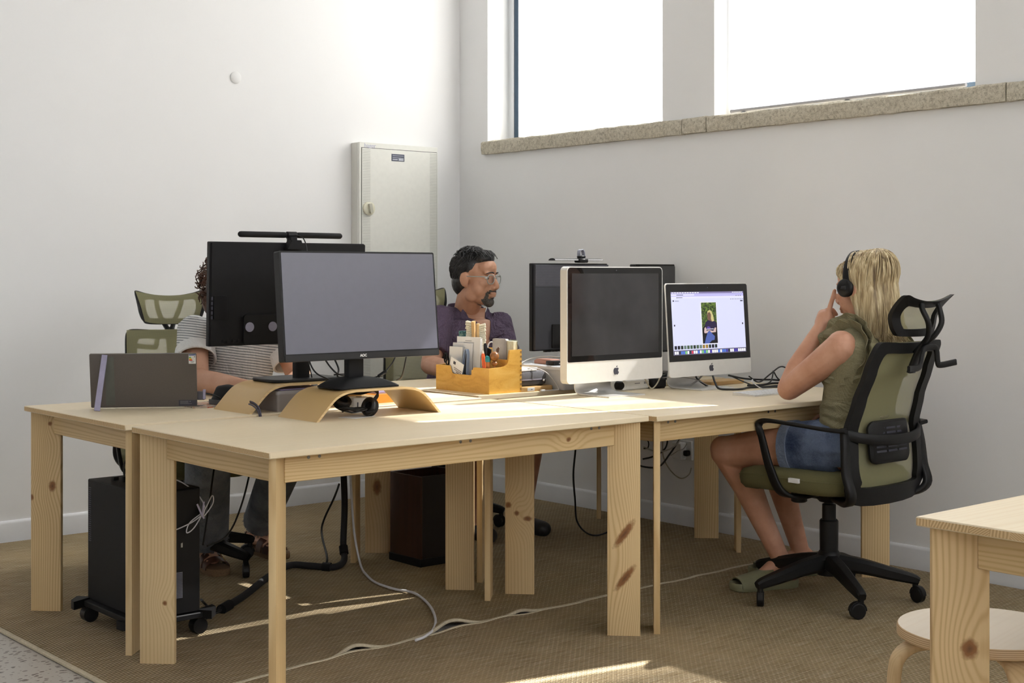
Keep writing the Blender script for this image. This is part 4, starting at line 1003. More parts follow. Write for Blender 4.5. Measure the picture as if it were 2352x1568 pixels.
t = thing('monitor_light_bar', 'slim dark light bar on top of the perforated monitor', 'light bar', (4.06, 4.31, TZ+.145+H3), 0)
m = M(); m.loft([[V(x, .000+.022*math.cos(a_), .012+.010*math.sin(a_)) for a_ in [math.pi*k/8 for k in range(9)]] for x in (-.14,.14)], wrap=True); m.build('bar', DGREY, t)
m = M(); m.box((.02,-.01,.012), (.05,.04,.018), .004); cl_ = m.build('clip', BLK, t)
t2 = thing('webcam', 'small webcam clip standing above the perforated monitor', 'webcam', (4.085, 4.305, TZ+.145+H3+.022), 0)
m = M(); m.sweep(cr([(-.012,0,0),(-.014,0,.02),(-.010,0,.034),(.004,0,.036),(.012,0,.024),(.014,0,0)], 5), (0,1,0), .02, .004); m.build('bracket', plain('pale grey clip', (.32,.33,.40), .4), t2)
m = M(); m.box((0,0,.006), (.034,.024,.012), .003); m.build('body', BLK, t2)
t = thing('monitor', 'upright dark grey monitor standing behind the lit silver computer', 'monitor', (4.715, 4.50, TZ), 0)
PB = scr_fr(0, .10, .41, 0)
m = M(); m.prism(rrect(.265, .41, .006), -.030, .004, PB); m.build('housing', BLK, t)
m = M(); m.prism(rrect(.235, .395, .006, 4, -.012, 0), -.036, -.029, PB); m.build('back_cover', plain('dark grey back', (.06,.06,.062), .45), t)
m = M(); m.prism(rrect(.25, .395, .003), .0035, .0055, PB); m.build('screen', PANEL, t)
m = M(); m.prism(rrect(.05, .024, .005), .004, .2, fr((0,-.046,0),(1,0,0),(0,1,0))); m.build('neck', BLK, t)
m = M(); m.loft([[V(x,y-.02,z) for x, y in rrect(.19,.16,.02)] for z in (0,.009)]); m.build('base', BLK, t)

# power strip and black adapters behind the older computer
t = thing('power_strip', 'white power strip lying behind the foot of the older computer', 'power strip', (3.985, 3.930, TZ), math.radians(2))
m = M(); m.box((0,0,.021), (.220,.042,.042), .006); m.build('body', WHITE, t)
for k, x_ in enumerate((-.085, -.045)):
    m = M(); m.lathe([(.019,0),(.019,.002),(.016,.002),(.015,-.0008)], 20, fr((x_,-.0205,.022),(1,0,0),(0,0,1))); s_ = m.build('socket', WHITE, t)
m = M(); m.lathe([(.017,0),(.017,.022),(.013,.028)], 18, fr((-.085,-.0215,.024),(1,0,0),(0,0,1))); m.build('plug', BLKM, t)
m = M(); m.bx(.02,.05,-.0220,-.0205,.024,.028); m.bx(.075,.092,-.0225,-.0205,.022,.031,.001); m.build('markings', plain('grey mark', (.30,.30,.32), .5), t)
t = thing('power_brick', 'black power brick beside the white power strip', 'adapter', (4.137, 3.918, TZ), math.radians(-6))
m = M(); m.box((0,0,.022), (.075,.055,.043), .008); m.build('body', BLK, t)
m = M(); m.tube(cr([(-.036,0,.02),(-.06,-.01,.03),(-.09,.0,.05),(-.12,.02,.09)], 6), .003, 6); m.build('lead', CABLE, t)
lead([(4.00,3.86,TZ+.10),(4.015,3.868,TZ+.06),(4.03,3.865,TZ+.03),(4.055,3.862,TZ+.006),(4.09,3.862,TZ+.030),(4.12,3.866,TZ+.075)], .0030, plain('beige cable', (.52,.47,.36), .5), 'beige lead looping beside the power strip')
lead([(4.20,4.0,TZ+.02),(4.26,3.985,TZ+.035),(4.30,3.97,TZ+.045),(4.36,3.962,TZ+.03),(4.41,3.95,TZ+.012)], .013, BLKM, 'thick black cable sleeve between the two silver computers', n=10)
m = M(); m.bx(-.11,.11,-.045,.045,0,.016,.002); tag(m.build('wooden_block', BEECH, None, (4.492, 3.885, TZ), math.radians(2)), 'pine block lying behind the lit computer', 'block')
# heap of black leads
z = TZ
heap = [
 ([(4.38,3.74,z+.050),(4.45,3.72,z+.035),(4.52,3.70,z+.028),(4.60,3.69,z+.024),(4.66,3.66,z+.016),(4.69,3.62,z+.006)], .0042, 'thick black lead along the top of the cable heap'),
 ([(4.40,3.74,z+.045),(4.44,3.70,z+.02),(4.47,3.67,z+.008),(4.52,3.64,z+.020),(4.555,3.65,z+.055),(4.57,3.66,z+.062),(4.60,3.66,z+.03),(4.62,3.63,z+.006)], .0028, 'black lead rising in the left arch of the cable heap'),
 ([(4.46,3.70,z+.045),(4.50,3.68,z+.020),(4.56,3.67,z+.05),(4.63,3.67,z+.078),(4.67,3.655,z+.06),(4.675,3.63,z+.02),(4.64,3.60,z+.004),(4.56,3.585,z+.004)], .0030, 'black lead in the tall right loop of the cable heap'),
 ([(4.255,3.715,z+.055),(4.24,3.69,z+.03),(4.235,3.665,z+.0085),(4.28,3.635,z+.0045),(4.33,3.625,z+.0045),(4.40,3.65,z+.005),(4.48,3.64,z+.004),(4.56,3.62,z+.006),(4.64,3.64,z+.004),(4.68,3.67,z+.004)], .0044, 'thick black lead sweeping around the foot of the lit computer'),
 ([(4.44,3.62,z+.004),(4.50,3.60,z+.004),(4.55,3.575,z+.005),(4.585,3.545,z+.003)], .003, 'short black lead end nearest the white keyboard'),
 ([(4.43,3.68,z+.010),(4.50,3.675,z+.008),(4.58,3.665,z+.012),(4.64,3.655,z+.008),(4.685,3.65,z+.006)], .005, 'fat black lead lying flat in the cable heap'),
]
for pts, r, lb in heap: lead(pts, r, CABLE, lb, group='heap of leads beside the lit computer')
lead([(4.425,3.66,z+.026),(4.43,3.655,z+.035),(4.415,3.64,z+.024),(4.42,3.60,z+.003),(4.43,3.56,z+.003),(4.47,3.535,z+.003),(4.52,3.55,z+.003),(4.51,3.53,z+.003)], .0020, CABLEW, 'thin white lead wandering towards the white keyboard')
lead([(4.13,3.87,z+.045),(4.19,3.85,z+.048),(4.25,3.80,z+.035),(4.30,3.78,z+.010)], .002, CABLEG, 'thin grey lead crossing behind the foot of the lit computer')
# crossing white bracket cables under the lit screen
for k, pts in enumerate(([(4.30,3.80,z+.06),(4.28,3.82,z+.03),(4.25,3.84,z+.004)], [(4.245,3.80,z+.06),(4.275,3.815,z+.035),(4.32,3.80,z+.004)])):
    lead(pts, .004, (CABLEG, CABLE)[k], ('grey','black')[k]+' cable crossing under the lit screen')
t = thing('small_container', 'small white container at the right end of the cable heap', 'container', (4.590, 3.602, TZ), 0)
m = M(); m.lathe([(.013,0),(.015,.004),(.015,.044),(.012,.046),(.0,.046)], 20); m.build('body', PAPER, t)
m = M(); m.lathe([(.016,.030),(.016,.034),(.015,.034)], 20); m.build('rim', WHITE, t)
# ------------------------------------------------------------------ on the walls
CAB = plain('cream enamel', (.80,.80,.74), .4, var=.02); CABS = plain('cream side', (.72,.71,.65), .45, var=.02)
cx0, cx1, cz0, cz1 = 4.145, 4.665, .62, 1.890
t = thing('electrical_cabinet', 'tall cream metal electrical cabinet mounted on the far wall', 'cabinet', ((cx0+cx1)/2, LY, (cz0+cz1)/2))
w_, h_ = (cx1-cx0)/2, (cz1-cz0)/2
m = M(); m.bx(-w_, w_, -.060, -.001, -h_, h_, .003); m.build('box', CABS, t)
m = M(); m.bx(-w_, w_, -.078, -.059, -h_, h_, .002); m.build('front_frame', CAB, t)
m = M(); m.bx(-w_+.015, w_-.010, -.082, -.077, -h_+.03, h_-.030, .001); d = m.build('door', CAB, t)
m = M(); m.bx(-w_+.012, w_-.007, -.0785, -.0777, -h_+.027, h_-.027); m.build('door_gap', plain('dark gap', (.10,.10,.09), .7), t)
SLIT = plain('vent slit', (.42,.42,.38), .7); me = None
for xs_ in (-w_+.043, w_-.034):
    m = M()
    for k in range(150): m.bx(xs_-.024, xs_+.024, -.0826, -.0818, h_-.040-.0082*k, h_-.038-.0082*k)
    o = m.build('vent_slits', SLIT, d); o['kind'] = 'stuff'
kz = 1.541-(cz0+cz1)/2; kx = 4.200-(cx0+cx1)/2
m = M(); m.lathe([(.036,0),(.036,.010),(.031,.014),(.020,.015)], 28, fr((kx,-.082,kz),(1,0,0),(0,0,1))); kn = m.build('knob', plain('ivory knob', (.72,.70,.55), .4), d)
m = M(); m.prism(rrect(.018,.050,.004,3), .012, .030, fr((kx,-.082,kz),(.98,0,.2),(-.2,0,.98))); m.build('grip', plain('ivory grip', (.55,.54,.44), .4), kn)
lx, lz = 4.392-(cx0+cx1)/2, 1.818-(cz0+cz1)/2
m = M(); m.bx(lx-.042, lx+.042, -.0832, -.0818, lz-.018, lz+.020); pl_ = m.build('name_plate', plain('slate plate', (.06,.07,.11), .4), d)
m = M()
for k in range(3): m.bx(lx-.036, lx+(.036 if k < 2 else -.002), -.0838, -.083, lz+.010-.011*k, lz+.0125-.011*k+(.003 if k == 2 else 0))
m.bx(lx+.004, lx+.036, -.0838, -.083, lz-.014, lz-.003); m.build('plate_print', plain('plate grey', (.50,.52,.58), .5), pl_)
text_mesh('hager', .034, 'maker_mark', plain('lilac print', (.50,.50,.62), .5), t, fr((-w_+.068, -.0785, h_-.017), (1,0,0), (0,0,1)))
p = onY(541, 178, LY)
m = M(); m.lathe([(.030,0),(.030,.004),(.026,.007),(.0,.007)], 28, fr(p-V(0,0.0005,0), (1,0,0), (0,0,1))); tag(m.build('blanking_plate', plain('white cap', (.84,.84,.83), .5, var=.01)), 'small round white blanking cap high on the far wall', 'wall cap')
# socket with plug and leads under the desks
oy, oz = 4.44, .368
t = thing('wall_socket', 'white wall socket with plugs under the desks', 'socket', (RX, oy, oz))
m = M(); m.bx(-.012,0,-.060,.060,-.045,.045,.003); m.build('plate', WHITE, t)
m = M(); m.bx(-.050,-.012,-.030,.035,-.042,.038,.006); m.build('plug_adapter', WHITE, t)
m = M(); m.box((-.03,-.045,-.01), (.03,.026,.026), .005); m.build('plug', BLK, t)
WX = RX-.03
def dl(d, *p): return [dep(x, y, d) for x, y in p]
for pts, r, mt, lb in (
  (dl(6.42, (1523,985),(1522,1020),(1524,1050),(1540,1080),(1563,1098),(1582,1090),(1588,1074)), .0030, plain('sand cable', (.40,.37,.30), .5), 'sand coloured lead drooping below the wall socket'),
  (dl(6.30, (1585,975),(1562,1008),(1540,1040),(1515,1070),(1482,1072),(1445,1060)), .0044, CABLE, 'thick black lead crossing in front of the wall socket'),
  (dl(6.27, (1528,975),(1533,1012),(1524,1034),(1500,1048),(1476,1054)), .0038, CABLE, 'black lead curling left of the wall socket'),
  (dl(6.24, (1572,985),(1556,1018),(1530,1034),(1505,1036),(1478,1026)), .0036, CABLEG, 'grey lead sagging left of the wall socket'),
  (dl(6.33, (1476,1000),(1489,1014),(1488,1028),(1478,1030)), .0030, CABLE, 'small black loop between the two middle desk legs'),
  (dl(6.40, (1540,1046),(1556,1036),(1570,1030),(1578,1018)), .002, CABLEG, 'thin grey lead coming out of the wall socket')):
    lead(pts, r, mt, lb, group='leads by the wall socket')
a = [dep(1322,1030,6.0), dep(1317,1090,6.05), dep(1321,1150,6.1), dep(1325,1195,6.15), dep(1345,1222,6.2)]
fl = [onZ(1372,1229,RZ+.005), onZ(1405,1218,RZ+.005), onZ(1440,1205,RZ+.005)]
lead([dep(1326,960,5.95)]+a+fl, .0042, CABLE, 'single black lead hanging behind the front desk leg to the rug')

# ------------------------------------------------------------------ under the desks
t = thing('computer_tower', 'black computer tower on a wheeled stand under the desk', 'computer tower', (2.100, 4.355, RZ))
TW, TD, TB, TT = .205, .415, .075, .485
m = M(); m.bx(-TW/2,TW/2,-TD/2,TD/2,TB,TT,.003); m.build('case', BLKM, t)
m = M(); m.bx(-TW/2+.004,TW/2-.004,-TD/2-.007,-TD/2+.001,TB+.004,TT-.004,.002); fp = m.build('rear_panel', BLK, t)
y_ = -TD/2-.0072
m = M(); m.bx(-.085,.035,y_-.001,y_,TB+.055,TB+.14); gr = m.build('grille', plain('pale grille', (.30,.30,.33), .5), fp)
m = M()
for k in range(26): m.bx(-.085+.0046*k,-.0832+.0046*k,y_-.0018,y_-.0008,TB+.055,TB+.14)
for k in range(18): m.bx(-.085,.035,y_-.0018,y_-.0008,TB+.055+.0047*k,TB+.0568+.0047*k)
o = m.build('grille_bars', INK, gr); o['kind'] = 'stuff'
m = M(); m.lathe([(.048,0),(.050,.003),(.036,.003)], 28, fr((.01,y_,TT-.13),(1,0,0),(0,0,1))); m.build('fan_ring', BLK, fp)
m = M(); m.bx(-.03,.0,y_-.001,y_,TT-.075,TT-.070); m.bx(.03,.036,y_-.0012,y_,TB+.22,TB+.235); m.bx(-.06,-.048,y_-.0012,y_,TB+.148,TB+.154); m.build('status_marks', plain('pale mark', (.45,.43,.38), .4), fp)
m = M()
for k in range(26): m.bx(-TW/2-.0012,-TW/2+.001,TD/2-.028,TD/2-.010,TT-.03-.0072*k,TT-.027-.0072*k)
o = m.build('side_slits', INK, t); o['kind'] = 'stuff'
m = M(); m.box((-.045,.115,TT+.006),(.018,.018,.012),.001); m.box((-.04,.055,TT+.008),(.013,.013,.022),.001); m.box((.0,-.02,TT+.005),(.05,.03,.012),.002); m.build('top_plugs', BLK, t)
m = M(); m.box((.03,-.10,TT+.014),(.022,.022,.03),.003); m.build('white_plug', plain('lilac white plug', (.62,.60,.66), .4), t)
t2 = thing('tower_stand', 'black wheeled stand with pointed corners carrying the tower', 'stand', (2.100, 4.355, RZ))
m = M(); m.bx(-.125,.125,-.22,.22,.055,.074,.003)
for sx in (-1, 1):
    for sy in (-1, 1): m.prism([(sx*.09,sy*.20),(sx*.17,sy*.165),(sx*.165,sy*.20),(sx*.125,sy*.245)], .052, .080)
m.build('platform', BLKM, t2)
for sx in (-1, 1):
    for sy in (-1, 1):
        m = M(); m.cyl((sx*.105,sy*.19-.018,.026),(sx*.105,sy*.19+.018,.026),.026,n=18); m.cyl((sx*.105,sy*.19,.026),(sx*.105,sy*.19,.058),.009,n=10); m.build('caster', BLK, t2)
lead([(2.06,4.41,RZ+.50),(2.06,4.412,RZ+.545),(2.085,4.40,RZ+.58),(2.12,4.38,RZ+.575),(2.13,4.36,RZ+.54),(2.105,4.34,RZ+.505)], .0035, CABLE, 'black lead arching over the top of the tower')
m = M(); P = cr([(2.13,4.25,RZ+.51),(2.16,4.20,RZ+.50),(2.195,4.15,RZ+.46),(2.21,4.13,RZ+.42),(2.20,4.12,RZ+.39),(2.235,4.12,RZ+.43),(2.235,4.125,RZ+.455),(2.21,4.12,RZ+.42),(2.165,4.115,RZ+.36),(2.14,4.12,RZ+.345),(2.15,4.12,RZ+.375),(2.19,4.12,RZ+.40),(2.20,4.12,RZ+.40),(2.16,4.125,RZ+.375),(2.10,4.13,RZ+.355)], 6); m.tube(P, .002, 6)
o_ = tag(m.build('cable', CABLEW, angle=80), 'thin white lead tied in a bow beside the tower', 'cable')
m = M(); m.sweep(cr([(2.175,4.115,RZ+.435),(2.19,4.113,RZ+.40),(2.20,4.114,RZ+.385)], 4), (1,0,0), .006, .001); m.sweep(cr([(2.20,4.116,RZ+.44),(2.195,4.115,RZ+.40)], 4), (1,0,0), .006, .001); m.build('twist_tie', plain('lilac tie', (.55,.52,.68), .5), o_)
lead([(2.50,4.50,.66),(2.40,4.40,.55),(2.30,4.27,.40),(2.22,4.16,.30)], .0035, CABLE, 'black lead dropping from the desk to the tower top')
lead([(2.62,4.50,.66),(2.55,4.42,.50),(2.44,4.30,.38),(2.32,4.18,.315),(2.22,4.13,.30)], .0035, CABLE, 'black lead curving below the other to the tower')

t = thing('waste_bin', 'dark brown square wooden bin with black liner under the desks', 'bin', (3.500, 4.605, RZ))
BRN = wood('dark stained wood', 2, (.060,.022,.012), (.030,.012,.008), freq=400, across=0, contrast=.5, rough=.35)
hw, hd, th, hh = .125, .105, .010, .365
m = M(); m.bx(-hw,-hw+th,-hd,hd,.03,hh,.001); m.build('side', BRN, t)
m = M(); m.bx(hw-th,hw,-hd,hd,.03,hh,.001); m.build('side', BRN, t)
m = M(); m.bx(-hw+th,hw-th,-hd,-hd+th,.03,hh,.001); m.build('side', plain('black stained wood', (.012,.009,.008), .4), t)
m = M(); m.bx(-hw+th,hw-th,hd-th,hd,.03,hh,.001); m.build('side', BRN, t)
m = M(); m.bx(-hw-.004,hw+.004,-hd-.004,hd+.004,0,.032,.002); m.build('plinth', BLKM, t)
m = M(); m.bx(-hw+th,hw-th,-hd+th,hd-th,.034,.33); m.build('liner', BLK, t)

# cable sleeve, white lead
S1 = onZ(508,1400,RZ+.013); S2 = onZ(560,1368,RZ+.013); S3 = onZ(620,1322,RZ+.013); S4 = onZ(665,1298,RZ+.016); S5 = onZ(715,1299,RZ+.014); S6 = onZ(765,1302,RZ+.013); S7 = onZ(790,1287,RZ+.02)
up_ = V(S7.x+.03, S7.y+.05, 0)
t = thing('cable_sleeve', 'thick black cable sleeve running over the rug up to the desk', 'cable sleeve', (0,0,0))
SLV = plain('braided black sleeve', (.010,.010,.011), .75, var=.2, nscale=900, bump=.4, bscale=900)
P = cr([S1,S2,S3,S4,S5,S6,S7,V(up_.x,up_.y,.09),V(up_.x+.02,up_.y+.02,.24),V(up_.x,up_.y+.0,.42),V(up_.x-.02,up_.y-.02,.66)], 8)
m = M(); m.tube(P, .0135, 12); m.build('sleeve', SLV, t, angle=80)
for i in (0, 36, 52):
    m = M(); m.cyl(P[i], P[i+3], .0185, .0185, 14); m.build('sleeve_clip', BLKM, t)
m = M(); m.tube(cr([P[36], P[37]+V(0.02,.02,.03), V(S5.x+.14,S5.y+.14,.14), V(up_.x-.03,up_.y+.02,.28), V(up_.x+.0,up_.y+.03,.33)], 8), .0045, 8); m.build('side_lead', CABLE, t, angle=80)
for k, (q, zq) in enumerate(((onZ(470,1385,RZ+.01), .10), (onZ(475,1408,RZ+.008), .03))):
    m = M(); m.tube(cr([P[1], P[0]+V(-.03,-.01,-.003), q, V(2.23+.03*k, 4.19+.02*k, RZ+zq)], 8), .0045, 8); m.build('tail_lead', CABLE, t, angle=80)
for k in range(4):
    m = M(); m.tube(cr([P[-4], P[-1]+V(.02*k-.03, .01*k, -.06), P[-1]+V(.03*k-.05, .015*k, .03)], 5), .0035, 6); m.build('top_lead', CABLE, t, angle=80)
W0 = [V(up_.x+.015,up_.y-.02,.50), V(up_.x+.02,up_.y-.03,.30), V(up_.x+.02,up_.y-.05,.14)]
Wf = [onZ(x,y,RZ+.0075) for x, y in ((828,1296),(842,1320),(864,1338),(905,1352),(952,1362),(985,1388),(1000,1420),(995,1445),(975,1462),(955,1470))]
lead(W0+Wf, .0048, CABLEW, 'long white lead curving over the rug into its seam', n=8)

# ------------------------------------------------------------------ round plywood stool
def plymat():
    t = NT('stool plywood edge'); v = t.obj(); z = t.sep(v)[2]
    f = t.math('MULTIPLY_ADD', t.math('SINE', t.math('ADD', t.math('MULTIPLY', z, 1500.0), t.math('MULTIPLY', t.noise(v, 12, 2), 3.0))), .5, .5)
    t.base(t.mix(f, (.74,.55,.33), (.44,.27,.13))).p(Roughness=.5); return t.m
PLYE = plymat(); BIRCH = wood('birch veneer', 0, (.84,.74,.60), (.76,.63,.47), freq=300, contrast=.25, rough=.4); BIRCHL = wood('birch leg', 2, (.74,.54,.30), (.60,.40,.19), freq=700, across=0, contrast=.5)
sc_ = V(2.715, 1.600, RZ); SHh = .430
t = thing('stool', 'round birch plywood stool half under the right-hand desk', 'stool', sc_, math.radians(8))
m = M(); m.lathe([(.180,SHh-.024),(.185,SHh-.021),(.185,SHh-.004),(.182,SHh),(.0,SHh)], 56); st_ = m.build('seat', [PLYE, BIRCH], t)
for p in st_.data.polygons:
    if p.normal.z > .7: p.material_index = 1
for k in range(4):
    a = math.radians(45+90*k-8+6); d_ = V(math.cos(a), math.sin(a), 0); sd_ = V(-d_.y, d_.x, 0)
    P = cr([d_*.05+V(0,0,SHh-.034), d_*.12+V(0,0,SHh-.034), d_*.160+V(0,0,SHh-.040), d_*.188+V(0,0,SHh-.062), d_*.198+V(0,0,SHh-.10), d_*.203+V(0,0,SHh-.2), d_*.213+V(0,0,0.004)], 7)
    m = M(); m.sweep(P, sd_, .046, .019); m.build('leg', BIRCHL, t, angle=50)

# ------------------------------------------------------------------ task chairs with olive mesh
OLIVE = plain('olive seat cloth', lin(104,100,66), .9, var=.12, nscale=500, bump=.35, bscale=900)
def meshcloth():
    t = NT('olive mesh'); v = t.obj(); x = t.sep(v)
    a = t.math('SINE', t.math('MULTIPLY', t.math('ADD', x[0], x[2]), 1300.0)); b = t.math('SINE', t.math('MULTIPLY', t.math('SUBTRACT', x[0], x[2]), 1300.0))
    f = t.math('MULTIPLY_ADD', t.math('MULTIPLY', a, b), .18, .70)
    df = t.new('ShaderNodeBsdfDiffuse'); tl = t.new('ShaderNodeBsdfTranslucent'); tr = t.new('ShaderNodeBsdfTransparent')
    c = t.mix(f, lin(146,142,104), lin(184,180,142)); t.ln(c, df.inputs[0]); t.ln(c, tl.inputs[0])
    m1 = t.new('ShaderNodeMixShader'); m1.inputs[0].default_value = .3; t.ln(df.outputs[0], m1.inputs[1]); t.ln(tl.outputs[0], m1.inputs[2])
    m2 = t.new('ShaderNodeMixShader'); t.ln(f, m2.inputs[0]); t.ln(tr.outputs[0], m2.inputs[1]); t.ln(m1.outputs[0], m2.inputs[2])
    t.ln(m2.outputs[0], t.n['Material Output'].inputs[0]); return t.m
MESH = meshcloth(); CHB = plain('black chair nylon', (.007,.007,.0075), .48, var=.08, bump=.1, bscale=700, spec=.3)
def back_y(z):
    """profile of the backrest: forward at the waist, leaning back above"""
    K = [(.40,-.235),(.47,-.250),(.56,-.245),(.65,-.235),(.75,-.262),(.85,-.300),(.95,-.340),(1.0,-.362)]
    if z <= K[0][0]: return K[0][1]
    for (a, ya), (b, yb) in zip(K, K[1:]):
        if z <= b: u = (z-a)/(b-a); u = u*u*(3-2*u)*.5+u*.5; return ya+(yb-ya)*u
    return K[-1][1]
def bk(x, z, off=0): return V(x, back_y(z)+.42*x*x+off, z)        # slightly dished
def bframe(outline, inner, thick, off=0):
    m = M(); A = [bk(x, z, off) for x, z in outline]; B = [bk(x, z, off) for x, z in inner]
    m.loft([A, [p+V(0,-thick,0) for p in A], [p+V(0,-thick,0) for p in B], B], closed=True); return m
def densify(pl, n=4):
    out = []
    for i in range(len(pl)):
        a, b = pl[i], pl[(i+1) % len(pl)]
        out += [(a[0]+(b[0]-a[0])*k/n, a[1]+(b[1]-a[1])*k/n) for k in range(n)]
    return out
def csm(pl, n=4):
    N = len(pl); P = [V(a, b, 0) for a, b in pl]; out = []
    for i in range(N):
        a, b, c, d = P[i-1], P[i], P[(i+1) % N], P[(i+2) % N]
        for k in range(n):
            t = k/n; q = 0.5*((2*b)+(c-a)*t+(2*a-5*b+4*c-d)*t*t+(3*b-a-3*c+d)*t**3); out.append((q.x, q.y))
    return out
def make_chair(label, loc, rz, base_rot=0.0):
    t = thing('office_chair', label, 'chair', loc, rz, 'office chairs with olive mesh')
    # star base
    m = M(); m.lathe([(.026,.085),(.042,.088),(.046,.120),(.042,.165),(.034,.176)], 24); hub = m.build('hub', CHB, t)
    for k in range(5):
        a = math.radians(base_rot+72*k); d_ = V(math.cos(a), math.sin(a), 0); s_ = V(-d_.y, d_.x, 0)
        P = [d_*.02+V(0,0,.135), d_*.12+V(0,0,.122), d_*.22+V(0,0,.100), d_*.295+V(0,0,.084), d_*.318+V(0,0,.076)]
        m = M(); m.sweep(cr(P, 4), s_, lambda u: .062-.034*u, lambda u: .062-.036*u); m.cyl(d_*.305+V(0,0,.088), d_*.305+V(0,0,.046), .011, n=10); m.build('base_leg', CHB, t)
        c = d_*.305; a2 = a+1.1+.7*k; e = V(math.cos(a2), math.sin(a2), 0); o_ = V(-e.y, e.x, 0)*.012
        m = M(); m.box(c+o_*.4+V(0,0,.043), (.022,.022,.026), .004); P = [c+o_+V(.030*math.cos(q)*o_.x/.012, .030*math.cos(q)*o_.y/.012, .029+.030*math.sin(q)) for q in [math.pi*j/8 for j in range(9)]]
        m.sweep(P, e, .020, .004); cs = m.build('caster', CHB, t)
        for s in (-1, 1):
            m = M(); m.lathe([(.006,0),(.020,.0),(.027,.003),(.0275,.014),(.024,.017)], 20, fr(c+o_+e*(.004*s)+V(0,0,.0275), V(0,0,1), V(0,0,1).cross(e)*s)); m.build('wheel', BLK, cs)
    m = M(); m.lathe([(.033,.165),(.034,.285),(.030,.290)], 20); m.build('gas_sleeve', CHB, t)
    m = M(); m.lathe([(.025,.285),(.025,.345),(.018,.348),(.018,.40)], 18); m.build('gas_column', BLK, t)
    m = M(); m.box((0,-.01,.392), (.17,.24,.038), .008); m.lathe([(.035,.355),(.06,.38)], 18); m.build('mechanism', CHB, t)
    m = M(); m.lathe([(.024,0),(.030,.006),(.030,.060),(.024,.064)], 18, fr((0,.135,.400),(1,0,0),(0,-1,0))); m.build('tension_knob', CHB, t)
    m = M(); m.cyl((.08,-.06,.388),(.22,-.07,.372),.005,n=8); m.ell((.235,-.072,.366),(.030,.010,.012),Euler((0,.3,0)).to_matrix()); m.build('lever', CHB, t)
    # seat
    rings = []; out = rrect(.50, .49, (.09,.09,.13,.13), 7, 0, .015)
    for s_, z in ((.80,.408),(.93,.413),(.985,.430),(1,.452),(.99,.470),(.955,.484),(.85,.492),(.5,.490),(.1,.488)):
        rings.append([V(x*s_, (y-.015)*s_+.015, z-.018*max(0,(y-.15)/.11)**2*(1 if y > .15 else 0)) for x, y in out])
    m = M(); m.loft(rings); sc = m.build('seat', OLIVE, t, angle=60)
    m = M(); m.tube([V(x*1.002, (y-.015)*1.002+.015, .462-.018*max(0,(y-.15)/.11)**2*(1 if y > .15 else 0)) for x, y in out], .002, 5, closed=True); m.build('seam', OLIVE, sc)
    m = M(); m.bx(-.262,-.250,-.062,-.018,.452,.468,.001); m.build('brand_tag', PAPER, sc, label='small white woven tag')
    # armrests: bent bar loops
    for s in (-1, 1):
        P = cr([(s*.10,-.01,.395),(s*.19,.0,.392),(s*.245,.030,.415),(s*.268,.060,.500),(s*.278,.085,.600),(s*.280,.098,.645),(s*.279,.080,.662),(s*.275,.03,.664),(s*.266,-.08,.657),(s*.255,-.18,.650),(s*.235,-.245,.648)], 6)
        m = M(); m.sweep(P, lambda u: V(0,1,0) if u < .42 else V(s*(.35+.65*min(1,(u-.42)*4)),max(0,1-(u-.42)*6),.2), lambda u: .052-.030*min(1,u*2) if u < .5 else .026+.018*(u-.5), lambda u: .014); m.build('armrest', CHB, t, angle=50)
    # back frame
    ou = [(-.155,.385),(.155,.385),(.215,.43),(.228,.50),(.222,.60),(.210,.70),(.200,.82),(.195,.915),(.185,.945),(.160,.955),(.06,.950),(-.06,.950),(-.160,.955),(-.185,.945),(-.195,.915),(-.200,.82),(-.210,.70),(-.222,.60),(-.228,.50),(-.215,.43)]
    inn = [(-.14,.447),(.14,.447),(.165,.470),(.176,.52),(.172,.60),(.160,.70),(.152,.82),(.148,.885),(.142,.908),(.125,.915),(.05,.912),(-.05,.912),(-.125,.915),(-.142,.908),(-.148,.885),(-.152,.82),(-.160,.70),(-.172,.60),(-.176,.52),(-.165,.470)]
    m = bframe(csm(ou), csm(inn), .020, -.002); m.build('back_frame', CHB, t, angle=50)
    for s in (-1, 1):
        m = M(); m.sweep(cr([bk(s*.215,.655,-.008),bk(s*.226,.58,-.014),bk(s*.232,.50,-.018),V(s*.228,-.262,.43),V(s*.185,-.215,.392),V(s*.09,-.10,.385)], 6), (1,0,0), .040, .020); m.build('back_post', CHB, t, angle=50)
    ou2 = [(x*.99, z) for x, z in ou]
    m = M()
    def cf(u, v):
        z = .43+(.952-.43)*v; hw_ = .205+.018*math.sin(math.pi*min(1, max(0, (.62-z)/.25))) if z < .62 else .205-.015*(z-.62)/.33
        x = (2*u-1)*hw_; return bk(x, z, .004)
    m.grid(cf, 16, 26); m.build('back_mesh', MESH, t, angle=80)
    # lumbar pad with slots
    m = M()
    Lp = densify(rrect(.235,.150,.030,5,0,.600), 1); m.loft([[bk(x*s_, .6+(z-.6)*s_, o_) for x, z in Lp] for s_, o_ in ((.9,-.010),(1,-.014),(1,-.022),(.93,-.028))]); lum = m.build('lumbar_pad', CHB, t, angle=50)
    for rr_ in range(4):
        for k in (-1, 0, 1):
            m = M(); zc = .648-.016*rr_ if rr_ < 2 else .585-.016*(rr_-2); m.loft([[bk(k*.064+x, zc+z, o_) for x, z in rrect(.054,.007,.002,2)] for o_ in (-.0275,-.0295)]); m.build('slot', INK, lum)
    m = M(); m.sweep(cr([bk(-.215,.635,-.012),bk(-.17,.622,-.040),bk(-.09,.612,-.056),bk(0,.609,-.060),bk(.09,.612,-.056),bk(.17,.622,-.040),bk(.215,.635,-.012)], 6), (0,0,1), .036, .012); m.build('lumbar_bar', CHB, t, angle=50)
    # headrest
    hy = -.375; hz0 = -.012
